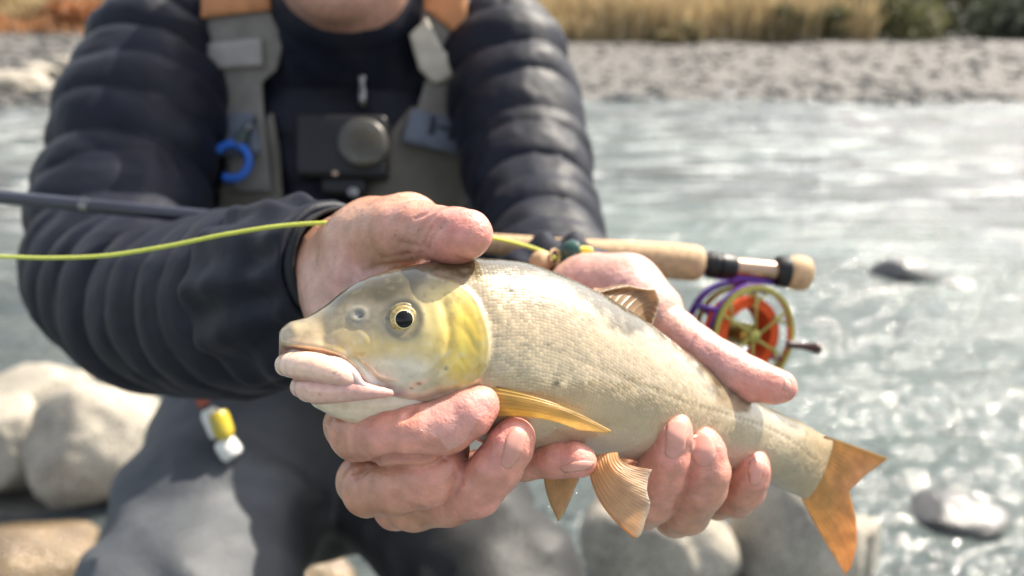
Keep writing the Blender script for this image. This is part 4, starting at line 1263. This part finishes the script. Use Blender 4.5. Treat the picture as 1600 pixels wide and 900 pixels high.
fly_line = tube('fly_line', smooth3([W(*p) for p in LP], 160), .0009 * 1.15, M['line'], None, 10)
tag(fly_line, 'thin lime yellow fly line running over the near sleeve and behind the thumb', 'fishing line')
# indicator and cork ball at the cuff
ind = empty('strike_indicator', W(882, 398, .402), 'small dark green float with a yellow end lying on the crumpled cuff', 'float')
lathe('float_body', W(874, 396, .402), cdir((1, .10, -.1)), [(0, .001), (.001, .0042), (.004, .0062), (.008, .0068), (.011, .0056), (.0125, .002)], M['green'], ind, 24)
lathe('float_tip', W(904, 394, .401), cdir((1, .06, -.1)), [(0, .001), (.0002, .0036), (.005, .0032), (.0075, .0022), (.008, .0005)], M['yellow'], ind, 20)
ring_pts = [W(866 + 7 * math.sin(a_) , 402 + 12 * math.cos(a_), .404 + .004 * math.sin(a_)) for a_ in np.linspace(0, 2 * math.pi, 30)]
tube('line_knot', ring_pts, .0008, M['cork'], ind, 8)
ball = lathe('cork_ball', W(845, 410, .405) - np.array((0, 0, .0066)), (0, 0, 1), [(.0066 - .0066 * math.cos(a_), max(.0002, .0066 * math.sin(a_))) for a_ in np.linspace(0, math.pi, 20)], M['cork'], None, 32)
tag(ball, 'small round tan ball between the fish back and the crumpled cuff', 'ball')

# ------------------------------------------------------------------ chest camera
cz = float(march(torso_only, 536, 232, .45)[0])
cx = (cdir((1, .0, .06)), cdir((0, 1, .05)), cdir((.06, .05, -1)))
zc = cz - .030
cam_root = empty('action_camera', W(536, 300, zc), 'black action camera with round lens clipped to the chest between the straps', 'camera')
s_ = zc / FPX
rbox('camera_body', W(537, 233, zc), cx, (140 * s_, 98 * s_, .034), M['black'], cam_root, .006, 4)
rbox('screen', W(512, 236, zc - .0165), cx, (72 * s_, 62 * s_, .003), plain('dark_glass', (.006, .006, .008), .1, coat=1), cam_root, .001)
lb = lathe('lens_barrel', W(569, 228, zc - .012), cx[2], [(0, .004), (0, 38 * s_), (.012, 38 * s_), (.015, 36 * s_), (.016, 33 * s_), (.0162, .003)], plain('grey_camera_ring', (.09, .085, .075), .35, metal=.4), cam_root, 48)
lathe('lens_glass', W(569, 228, zc - .0275), cx[2], [(0, .002), (0, 30 * s_), (.0010, 26 * s_), (.0022, 12 * s_), (.0024, .001)], M['lens'], lb, 48)
rbox('mount', W(540, 290, zc + .006), cx, (70 * s_, 34 * s_, .03), M['black'], cam_root, .004)
lathe('mount_screw', W(553, 302, zc - .010), cx[2], [(0, .001), (0, 8 * s_), (.006, 8 * s_), (.007, 5 * s_), (.0072, .001)], M['metal'], cam_root, 24)
lathe('indicator_lamp', W(524, 268, zc - .0165), cx[2], [(0, .001), (0, 7 * s_), (.0015, 6 * s_), (.002, .001)], M['copper'], cam_root, 20)
rbox('shutter_button', W(495, 184, zc), cx, (24 * s_, 6 * s_, .012), plain('red_button', (.25, .04, .03), .4), cam_root, .001)
# zip puller
zz = float(march(torso_only, 566, 145, .45)[0]) - .016
tube('zip_puller', [W(566, 118, zz + .002), W(566, 124, zz), W(566, 130, zz), W(567, 145, zz - .003), W(567, 168, zz - .004)], [.0042, .0044, .0024, .0042, .0050], M['metal'], jacket, 14)

# ------------------------------------------------------------------ blue ring tool on the strap
bz = float(march(torso_only, 385, 250, .45)[0]) - .03
bl = empty('ring_tool', W(375, 215, bz), 'blue open ring tool hanging from a dark clip on the bib strap', 'tool')
arc = [W(362 + 27 * math.cos(a_), 252 - 27 * math.sin(a_), bz) for a_ in np.linspace(R(-118), R(148), 40)]
tube('ring', arc, 6.4 * bz / FPX, M['blue'], bl, 16)
lathe('clip', W(372, 226, bz), cdir((.45, .9, .1)), [(0, .001), (0, 8 * bz / FPX), (.012, 8 * bz / FPX), (.016, 6 * bz / FPX), (.022, 5 * bz / FPX), (.0225, .001)], plain('dark_green_grey', (.04, .06, .055), .4), bl, 20)
lathe('clip_end', W(386, 202, bz), cdir((.6, .75, .1)), [(0, .001), (0, 5 * bz / FPX), (.006, 5 * bz / FPX), (.0065, .001)], M['metal'], bl, 20)
tube('cord', [W(390, 196, bz), W(398, 188, bz + .01), W(402, 180, bz + .032)], .0012, M['black'], bl, 8)

# ------------------------------------------------------------------ small bottles on a cord at the hip
wz = float(march(lambda p: wader_f(p), 335, 665, .4)[0]) - .03
bt = empty('floatant_bottle', W(345, 700, wz), 'small yellow and clear plastic bottles hanging below the sleeve at the hip', 'bottle')
k_ = wz / FPX
lathe('bottle', W(325, 640, wz), cdir((.5, -.85, -.1)), [(0, .001), (0, 11 * k_), (8 * k_, 15 * k_), (40 * k_, 17 * k_), (46 * k_, 14 * k_), (48 * k_, .001)], M['clear'], bt, 24)
lathe('yellow_bottle', W(340, 644, wz - .012), cdir((.35, -.92, -.1)), [(0, .001), (0, 12 * k_), (6 * k_, 15 * k_), (34 * k_, 15 * k_), (42 * k_, 10 * k_), (43 * k_, .001)], M['yellow'], bt, 24)
lathe('bottle_cap', W(348, 688, wz - .008), cdir((.6, -.75, -.1)), [(0, .001), (0, 14 * k_), (6 * k_, 17 * k_), (26 * k_, 18 * k_), (32 * k_, 14 * k_), (33 * k_, .001)], M['clear'], bt, 24)
lathe('red_cap', W(312, 622, wz + .004), cdir((.6, -.75, .1)), [(0, .001), (0, 9 * k_), (14 * k_, 10 * k_), (15 * k_, .001)], plain('dull_red_plastic', (.35, .08, .04), .4), bt, 20)
tube('cord', [W(318, 600, wz + .01), W(320, 615, wz + .006), W(324, 640, wz)], .0015, M['black'], bt, 8)

# hair cap and eyes of the angler (above the frame)
def hair_f(p):
    q = p - CHIN
    d = ellipsoid(q, np.array((0, .160, .105)), np.array((.083, .100, .104)))
    d = smax(d, -(q[:, 1] - .155 - .35 * (.02 - q[:, 2]) * 0 + (q[:, 2] - .09) * .9), .02)
    return d + .003 * fbm(p, 60, 3, 71)
PH, QH = polygonize(hair_f, CHIN + np.array((-.11, .0, -.05)), CHIN + np.array((.11, .29, .24)), .004, coarse=5, band=2)
field_obj('hair', PH, QH, M['hair'], person)

# ------------------------------------------------------------------ river, banks, rocks
def rock_material(name, c1, c2, rough=.8, coat=0.0, sc=6.0, bump=.006):
    m, nt, b, N, L = new_mat(name)
    tc = N.new('ShaderNodeTexCoord')
    n1 = N.new('ShaderNodeTexNoise'); n1.inputs['Scale'].default_value = sc; n1.inputs['Detail'].default_value = 8; n1.inputs['Roughness'].default_value = .65
    L.new(tc.outputs['Object'], n1.inputs['Vector'])
    rp = N.new('ShaderNodeValToRGB'); rp.color_ramp.elements[0].position = .36; rp.color_ramp.elements[1].position = .64
    rp.color_ramp.elements[0].color = (*c1, 1); rp.color_ramp.elements[1].color = (*c2, 1)
    L.new(n1.outputs['Fac'], rp.inputs['Fac'])
    v = N.new('ShaderNodeTexNoise'); v.inputs['Scale'].default_value = sc * 22; v.inputs['Detail'].default_value = 3
    L.new(tc.outputs['Object'], v.inputs['Vector'])
    mr = N.new('ShaderNodeMapRange'); mr.inputs['From Min'].default_value = .35; mr.inputs['From Max'].default_value = .65; mr.inputs['To Min'].default_value = .72; mr.inputs['To Max'].default_value = 1.2
    L.new(v.outputs['Fac'], mr.inputs['Value'])
    mx = N.new('ShaderNodeMix'); mx.data_type = 'RGBA'; mx.blend_type = 'MULTIPLY'; mx.inputs['Factor'].default_value = 1
    L.new(rp.outputs['Color'], mx.inputs[6]); L.new(mr.outputs[0], mx.inputs[7])
    L.new(mx.outputs[2], b.inputs['Base Color'])
    b.inputs['Roughness'].default_value = rough; b.inputs['Coat Weight'].default_value = coat; b.inputs['Coat Roughness'].default_value = .06
    bp = N.new('ShaderNodeBump'); bp.inputs['Distance'].default_value = bump; bp.inputs['Strength'].default_value = .7
    L.new(v.outputs['Fac'], bp.inputs['Height']); L.new(bp.outputs['Normal'], b.inputs['Normal'])
    if coat: L.new(bp.outputs['Normal'], b.inputs['Coat Normal'])
    return m
M['rock'] = rock_material('pale_river_stone', (.28, .25, .205), (.50, .45, .365))
M['rock2'] = rock_material('grey_river_stone', (.20, .20, .19), (.38, .37, .33), sc=9)
M['wetrock'] = rock_material('wet_ochre_stone', (.11, .07, .032), (.30, .21, .11), rough=.35, coat=.9, bump=.012)
M['darkrock'] = rock_material('dark_wet_stone', (.035, .033, .030), (.10, .095, .085), rough=.3, coat=.7)
M['cobble'] = rock_material('bank_cobble', (.085, .082, .077), (.19, .18, .162), sc=.6)
M['bed'] = rock_material('river_gravel', (.08, .076, .07), (.16, .15, .135), sc=1.5, bump=.03)

def ico(sub):
    b_ = bmesh.new(); bmesh.ops.create_icosphere(b_, subdivisions=sub, radius=1)
    P = np.array([tuple(v.co) for v in b_.verts]); F = [tuple(v.index for v in f.verts) for f in b_.faces]
    b_.free(); return P, F
ICO5, ICO1 = ico(5), ico(1)
def rock(cx, cy, wpx, hpx, hc, mat, label, seed, depth_ratio=.8, group=None, rot=0.0, amp=.10, cat='rock'):
    """boulder whose centre (height hc above the water) is seen at a pixel"""
    p = on_plane(cx, cy, hc)
    z = w2c(p)[2]
    a_ = wpx / 2 * z / FPX
    b_ = a_ * depth_ratio
    th = math.atan2(CAM_H - hc, p[1])
    v_ = hpx / 2 * z / FPX
    c_ = math.sqrt(max((v_ ** 2 - (b_ * math.sin(th)) ** 2), (.35 * v_) ** 2)) / math.cos(th)
    P, F = ICO5
    q = P.copy()
    n = fbm(P + seed * 3.7, 1.1, 4, seed)
    q = q * (1 + amp * 1.6 * n)[:, None]
    # flattened, worn facets
    rs = np.random.RandomState(seed)
    for _ in range(7):
        d = rs.normal(size=3); d /= np.linalg.norm(d)
        h = q @ d; lim = .70 + .18 * rs.rand()
        q = q - d * np.where(h > lim, (h - lim) * .85, 0)[:, None]
    q = q * np.array((a_, b_, c_))
    cr, sr = math.cos(rot), math.sin(rot)
    q = np.stack((q[:, 0] * cr - q[:, 2] * sr, q[:, 1], q[:, 0] * sr + q[:, 2] * cr), -1)
    o = mesh_obj('boulder', q + p, F, mat, None, origin=p)
    return tag(o, label, cat, group)
G1 = 'river boulders behind the angler'
rock(60, 612, 165, 100, .07, M['rock'], 'pale boulder at the back of the three beside the grey leg', 3, group=G1)
rock(22, 700, 150, 165, .10, M['rock'], 'rounded cream boulder left of the large pale grey boulder', 5, group=G1, rot=.15)
rock(165, 694, 232, 205, .10, M['rock'], 'large pale grey boulder right beside the grey wader leg', 9, group=G1, rot=.22, amp=.08)
rock(55, 872, 215, 135, .03, M['wetrock'], 'low wet ochre boulder glittering in the water before the pale boulders', 12, rot=-.05)
rock(1028, 855, 232, 200, .08, M['rock'], 'pale speckled boulder under the fingers, beside the dark leg', 15, rot=-.1)
rock(1243, 850, 215, 225, .08, M['rock'], 'smooth grey boulder behind the tail fin', 18, amp=.07)
rock(1335, 868, 75, 120, .05, M['rock'], 'narrow cream boulder peeking out behind the lower tail lobe', 21)
rock(1503, 800, 150, 75, .01, M['darkrock'], 'flat wet brown-grey rock awash right of the tail fin', 24)
rock(1415, 424, 96, 46, .02, M['darkrock'], 'dark humped rock breaking the water beyond the reel', 27)
rock(1494, 442, 62, 20, .0, M['darkrock'], 'small dark flat rock beside the dark humped rock', 30)
rock(478, 905, 150, 110, .0, M['wetrock'], 'olive wet stone in the water between the legs', 33)
rock(45, 790, 250, 70, -.02, M['darkrock'], 'added dark wet stone filling the dark gap under the pale boulders', 36)  # added to make the gap between the boulders dark
rock(230, 800, 160, 60, -.02, M['darkrock'], 'added dark wet stone filling the dark gap at the foot of the grey leg', 39)  # also added, for the dark gap beside the leg
rock(985, 152, 60, 12, .03, M['darkrock'], 'small dark rock at the far water edge', 40)
rock(1140, 146, 50, 10, .03, M['darkrock'], 'second small dark rock at the far water edge', 42)
rock(20, 132, 110, 50, .25, M['rock'], 'big white boulder on the far gravel bank', 44)
rock(85, 142, 60, 26, .15, M['rock'], 'smaller white boulder next to the big one on the far bank', 46)

GW = 'white boulders on the far bank'
for k, (bx, by, bw, bh, lab) in enumerate(((60, 112, 70, 24, 'flat white boulder above the big one on the far bank'), (8, 88, 60, 22, 'white boulder near the rusty bushes'), (98, 96, 44, 16, 'small white boulder close to the sleeve on the far bank'), (45, 74, 50, 14, 'long white stone below the rusty bushes'))):
    rock(bx, by, bw, bh, .45 + .15 * k, M['rock'], lab, 50 + k, group=GW)

def bank_edge(x): return 14.6 + .9 * np.sin(x * .23 + 1) + .4 * np.sin(x * .71) + .02 * x
def ground_z(x, y):
    e = bank_edge(x)
    t = y - e
    z = -.28 + .30 * sstep(-3.5, .4, t) + 1.15 * sstep(.2, 17, t) + .9 * sstep(16, 60, t)
    z = z + 10 * sstep(60, 160, t) + 40 * sstep(150, 600, t)
    p = np.stack((x, y, np.zeros_like(x)), -1)
    z = z + .10 * noise(p, .5, 81) * sstep(0, 3, t) + .04 * noise(p, 2.2, 82) * sstep(0, 2, t)
    left = sstep(-2, -9, x) * sstep(1, 12, t)
    return z + .35 * left
def grid(xs, ys, zf):
    X, Y = np.meshgrid(xs, ys)
    Z = zf(X, Y)
    P = np.stack((X, Y, Z), -1).reshape(-1, 3)
    i = np.arange(len(P)).reshape(X.shape)
    F = np.stack((i[:-1, :-1], i[:-1, 1:], i[1:, 1:], i[1:, :-1]), -1).reshape(-1, 4)
    return P, F
def geo(a, b, n, g=1.0): return a + (b - a) * np.linspace(0, 1, n) ** g
xs = np.concatenate((-geo(60, 900, 14, 2)[::-1], np.linspace(-58, 58, 180), geo(60, 900, 14, 2)))
ys = np.concatenate((np.linspace(-30, 11, 40), np.linspace(11.2, 40, 130), geo(41, 1500, 40, 2)))
P, F = grid(xs, ys, ground_z)
tag(mesh_obj('ground', P, F, M['bed'], None), 'gravel river bed and pale stony far bank', None, None, 'structure')

def water_material():
    m, nt, b, N, L = new_mat('river_water')
    tc = N.new('ShaderNodeTexCoord')
    def tex(sc, mapping, det=3, rough=.5):
        mp = N.new('ShaderNodeMapping'); mp.inputs['Scale'].default_value = mapping
        L.new(tc.outputs['Object'], mp.inputs['Vector'])
        n = N.new('ShaderNodeTexNoise'); n.inputs['Scale'].default_value = sc; n.inputs['Detail'].default_value = det; n.inputs['Roughness'].default_value = rough
        L.new(mp.outputs[0], n.inputs['Vector']); return n
    big = tex(.22, (.6, 1.6, 1), 4)
    rp = N.new('ShaderNodeValToRGB'); rp.color_ramp.elements[0].position = .38; rp.color_ramp.elements[1].position = .62
    rp.color_ramp.elements[0].color = (.050, .060, .062, 1); rp.color_ramp.elements[1].color = (.155, .188, .178, 1)
    L.new(big.outputs['Fac'], rp.inputs['Fac'])
    # broken white water in streaks of the riffle
    fo = tex(2.4, (.5, 1.7, 1), 8, .72)
    fr_ = N.new('ShaderNodeMapRange'); fr_.inputs['From Min'].default_value = .50; fr_.inputs['From Max'].default_value = .62; fr_.interpolation_type = 'SMOOTHSTEP'
    L.new(fo.outputs['Fac'], fr_.inputs['Value'])
    sx = N.new('ShaderNodeSeparateXYZ'); L.new(tc.outputs['Object'], sx.inputs[0])
    rg = N.new('ShaderNodeMapRange'); rg.inputs['From Min'].default_value = 2.6; rg.inputs['From Max'].default_value = 6.5; rg.inputs['To Max'].default_value = .8
    L.new(sx.outputs['Y'], rg.inputs['Value'])
    mu = N.new('ShaderNodeMath'); mu.operation = 'MULTIPLY'; L.new(fr_.outputs[0], mu.inputs[0]); L.new(rg.outputs[0], mu.inputs[1])
    mx = N.new('ShaderNodeMix'); mx.data_type = 'RGBA'; L.new(mu.outputs[0], mx.inputs['Factor'])
    L.new(rp.outputs['Color'], mx.inputs[6]); mx.inputs[7].default_value = (.74, .78, .76, 1)
    L.new(mx.outputs[2], b.inputs['Base Color'])
    b.inputs['IOR'].default_value = 1.333
    b.inputs['Roughness'].default_value = .075
    w1 = tex(1.7, (.4, 1.5, 1), 4, .5); w2 = tex(8, (.7, 1.4, 1), 3, .55); w3 = tex(30, (.9, 1.1, 1), 2, .5)
    a1 = N.new('ShaderNodeMath'); a1.operation = 'MULTIPLY_ADD'; a1.inputs[1].default_value = .42
    L.new(w2.outputs['Fac'], a1.inputs[0]); L.new(w1.outputs['Fac'], a1.inputs[2])
    a2 = N.new('ShaderNodeMath'); a2.operation = 'MULTIPLY_ADD'; a2.inputs[1].default_value = .09
    L.new(w3.outputs['Fac'], a2.inputs[0]); L.new(a1.outputs[0], a2.inputs[2])
    bp = N.new('ShaderNodeBump'); bp.inputs['Distance'].default_value = .145; bp.inputs['Strength'].default_value = 1.0
    L.new(a2.outputs[0], bp.inputs['Height']); L.new(bp.outputs['Normal'], b.inputs['Normal'])
    return m
M['water'] = water_material()
def water_z(X, Y):
    p = np.stack((X, Y * 1.3, np.zeros_like(X)), -1)
    return (.018 * noise(p, 1.5, 91) + .010 * noise(p, 4.0, 92)) * sstep(1.2, 5, Y)
xs = np.concatenate((-geo(16, 200, 20, 1.6)[::-1], np.linspace(-15.8, 15.8, 240), geo(16, 200, 20, 1.6)))
ys = np.concatenate((np.linspace(-12, .4, 12), np.linspace(.5, 18.5, 240)))
P, F = grid(xs, ys, water_z)
tag(mesh_obj('water', P, F, M['water'], None), 'pale grey-green rippled river with sun glints', None, None, 'structure')

# far bank cobbles (too many and too small to count)
rs = np.random.RandomState(5)
P1, F1 = ICO1
VV = []; FF = []
cy_ = 13.4 + 20 * rs.rand(5200) ** 1.5; cx_ = (rs.rand(5200) * 2 - 1) * (cy_ * .85 + 4); cz_ = ground_z(cx_, cy_)
for x_, y_, z_ in zip(cx_, cy_, cz_):
    if y_ < bank_edge(x_) - .8: continue
    s = (.03 + .10 * rs.rand() ** 3) * (1.3 if x_ < -4 else 1)
    q = P1 * (1 + .25 * rs.rand(len(P1), 1)) * s * np.array((1.2, 1, .7)) + np.array((x_, y_, max(z_, -.02) + s * .2))
    FF += [tuple(i + len(VV) * len(P1) for i in f) for f in F1]; VV.append(q)
tag(mesh_obj('cobbles', np.concatenate(VV), FF, M['cobble'], None), 'scattered pale cobbles on the far gravel bank', 'cobbles', None, 'stuff')

# reeds and bushes
def leaf_mat(name, c, var=.35, rough=.6, transl=.3):
    m, nt, b, N, L = new_mat(name)
    gi = N.new('ShaderNodeNewGeometry')
    rp = N.new('ShaderNodeValToRGB')
    rp.color_ramp.elements[0].color = (*[x * (1 - var) for x in c], 1); rp.color_ramp.elements[1].color = (*[min(1, x * (1 + var)) for x in c], 1)
    L.new(gi.outputs['Random Per Island'], rp.inputs['Fac']); L.new(rp.outputs['Color'], b.inputs['Base Color'])
    b.inputs['Roughness'].default_value = rough
    t = N.new('ShaderNodeBsdfTranslucent'); L.new(rp.outputs['Color'], t.inputs['Color'])
    mx = N.new('ShaderNodeMixShader'); mx.inputs[0].default_value = transl
    L.new(b.outputs[0], mx.inputs[1]); L.new(t.outputs[0], mx.inputs[2]); L.new(mx.outputs[0], N['Material Output'].inputs['Surface'])
    return m
M['reed'] = leaf_mat('dry_reed', (.50, .39, .22)); M['rust'] = leaf_mat('rusty_reed', (.40, .20, .09)); M['rustleaf'] = leaf_mat('rusty_leaf', (.42, .19, .08)); M['bush'] = leaf_mat('olive_leaf', (.16, .16, .07))  # dry reed colour paled to stand in for distance haze
M['bush2'] = leaf_mat('tan_leaf', (.30, .24, .12)); M['tree'] = leaf_mat('dark_leaf', (.07, .085, .055)); M['bark'] = plain('bark', (.10, .075, .055), .9, nscale=8, bump=.02, bscale=12)
def reeds(name, n, xr, yr, h0, h1, mat, label, seed):
    r_ = np.random.RandomState(seed)
    x_ = xr[0] + (xr[1] - xr[0]) * r_.rand(n); y_ = yr[0] + (yr[1] - yr[0]) * r_.rand(n)
    h = (h0 + (h1 - h0) * r_.rand(n))[:, None]; a_ = r_.rand(n) * 6.28; w = (.02 + .03 * r_.rand(n))[:, None]
    cl = noise(np.stack((x_, y_ * .7, 0 * x_), -1), .55, seed); h = h * (.62 + .55 * (cl[:, None] * .5 + .5)) * np.where(cl < -.25, .6, 1)[:, None]
    p0 = np.stack((x_, y_, ground_z(x_, y_) - .05), -1)
    bd = np.concatenate((r_.normal(0, .18, (n, 2)), np.zeros((n, 1))), 1) * h
    sd_ = np.stack((np.cos(a_), np.sin(a_), 0 * a_), -1) * w; up = np.concatenate((0 * h, 0 * h, h), 1)
    V = np.stack((p0 - sd_, p0 + sd_, p0 + bd * .35 + sd_ * 1.3 + up * .6, p0 + bd * .35 - sd_ * 1.3 + up * .6, p0 + bd + sd_ * .3 + up, p0 + bd - sd_ * .3 + up), 1)
    b0 = np.arange(n)[:, None] * 6
    Fc = np.concatenate((b0 + np.array((0, 1, 2, 3)), b0 + np.array((3, 2, 4, 5))))
    V = [V.reshape(-1, 3)]
    return tag(mesh_obj(name, np.concatenate(V), Fc, mat, None, smooth=False), label, 'reeds', None, 'stuff')
reeds('rusty_reeds', 2600, (-30, -9.5), (27, 33), .4, 1.1, M['rust'], 'rusty orange reeds along the far bank behind the white boulders', 1)
reeds('tan_reeds', 6500, (-32, -8), (33, 37), 1.4, 2.6, M['reed'], 'tall straw reeds behind the rusty reeds', 2)
reeds('dry_reeds', 8000, (-2, 14), (30, 37), .9, 2.6, M['reed'], 'straw coloured reeds along the far bank opposite the reel', 3)
def bush(name, x_, y_, rx, h, n, mat, label, cat, seed, group, trunk=.5, leaf=.16):
    r_ = np.random.RandomState(seed)
    z_ = float(ground_z(np.array([x_]), np.array([y_]))[0])
    root = empty(name, (x_, y_, z_), label, cat, group)
    nc = 9
    ce = r_.normal(0, .42, (nc, 3)) * np.array((rx, rx, h * .32)) + np.array((0, 0, h * .58))
    ce[:, 2] = np.clip(ce[:, 2], h * .18, h * .85)
    if name == 'bush': ce[::2, 2] = h * .22
    unit = lambda a: a / np.linalg.norm(a, axis=1, keepdims=True)
    c = ce[r_.randint(nc, size=n)]
    p = c + unit(r_.normal(size=(n, 3))) * np.array((rx * .5, rx * .5, h * .25)) * r_.rand(n, 1) ** .4
    u = unit(r_.normal(size=(n, 3))); v = unit(np.cross(u, r_.normal(size=(n, 3)))); s = leaf * (.5 + r_.rand(n, 1))
    V = [np.stack((p - u * s, p + v * s * .45, p + u * s, p - v * s * .45), 1).reshape(-1, 3)]
    Fc = np.arange(4 * n).reshape(n, 4)
    V = np.concatenate(V) + np.array((x_, y_, z_))
    mesh_obj('crown', V, Fc, mat, root, smooth=False)
    # trunk with limbs
    lv = np.array((x_, y_, z_))
    pts = np.array([lv + (0, 0, -.1), lv + (r_.normal(0, .05) * h, 0, h * .3), lv + (r_.normal(0, .08) * h, 0, h * .65)])
    tr = tube('trunk', smooth3(pts, 10), np.linspace(.035 * h * trunk, .012 * h * trunk, 10), M['bark'], root, 8)
    for k in range(5):
        st = pts[1] + (pts[2] - pts[1]) * (k / 5)
        tube('limb', smooth3(np.array([st, (st + ce[k] + lv) / 2 + (0, 0, .05 * h), ce[k] + lv]), 6), np.linspace(.014 * h * trunk, .005 * h * trunk, 6), M['bark'], tr, 6)
    return root
GB = 'bushes on the far bank'
BL = [(3.0, 38, 2.2, 3.0, 'bush2', 'straw tinted bush behind the reeds next to the sleeve'), (9.0, 35, 2.0, 2.6, 'bush2', 'tan bush standing in the dry reeds'),
      (13.0, 34, 2.6, 3.4, 'bush', 'olive bush at the end of the dry reeds'), (17.0, 33.5, 2.6, 3.6, 'bush', 'broad olive bush between tan bush and dark trees'),
      (21.5, 33, 2.8, 4.2, 'tree', 'dark green bush beside the olive bushes'), (25.5, 33.5, 2.6, 4.2, 'tree', 'dark green bush at the edge of the wood'),
      (-20, 42, 3, 4.5, 'bush', 'olive bush behind the straw reeds on the white boulder side'), (-15, 42, 3, 4.2, 'bush2', 'tan bush behind the straw reeds'), (-25, 43, 3, 4.5, 'tree', 'dark bush behind the straw reeds')]
BL += [(20.5, 40, 3.2, 4.2, 'tree', 'dark bush far back between the olive bush and the wood edge'), (22.2, 35.2, 2.6, 3.6, 'bush', 'low olive bush squeezed between two dark bushes'), (26.5, 40, 3.2, 4.6, 'tree', 'dark bush right before the wood'),
       (11.0, 38.5, 2.6, 3.2, 'bush2', 'tan bush behind the olive bushes'), (15.2, 38, 2.8, 3.8, 'tree', 'dark bush filling the gap behind the olive bushes'),
       (19.4, 37, 2.8, 4.0, 'bush', 'olive bush behind the dark bushes'), (23.6, 37.5, 3.0, 4.4, 'tree', 'dark bush behind the olive bush at the wood edge'), (28.5, 37, 3.2, 4.6, 'tree', 'dark spreading bush next to the wood edge')]
BL += [(-13.6, 29, 1.0, 1.0, 'rustleaf', 'low rusty orange bush nearest the jacket sleeve'), (-16.5, 29.5, 1.3, 1.3, 'rustleaf', 'rusty orange bush with a rounded crown'), (-19.2, 28.5, 1.1, .9, 'rustleaf', 'small rusty orange bush at the gravel edge'),
       (-22, 30, 1.4, 1.4, 'rustleaf', 'taller rusty orange bush before the straw reeds'), (1.0, 30.5, 1.2, 1.1, 'bush2', 'low tan bush at the gravel edge by the sleeve'), (6.5, 30, 1.2, 1.0, 'bush2', 'low tan bush at the gravel edge opposite the reel'), (11.5, 31, 1.4, 1.3, 'bush', 'low olive bush at the end of the reeds')]
for k, (x_, y_, rx, h, mt, lab) in enumerate(BL):
    bush('bush', x_, y_, rx, h, 2600, M[mt], lab, 'bush', 100 + k, GB)
GT = 'trees of the wood beyond the river'
for k in range(15):
    x_ = -42 + 6.2 * k + 1.5 * math.sin(k * 5.1); y_ = 50 + 4 * math.sin(k * 2.3)
    bush('tree', x_, y_, 3.8, 9 + 2 * math.sin(k * 1.7), 2200, M['tree'] if k % 3 else M['bush'], 'tree in the dark wood behind the far bank' if k % 3 else 'olive green tree in the wood behind the far bank', 'tree', 200 + k, GT + (' (dark)' if k % 3 else ' (olive)'), trunk=.6, leaf=.32)
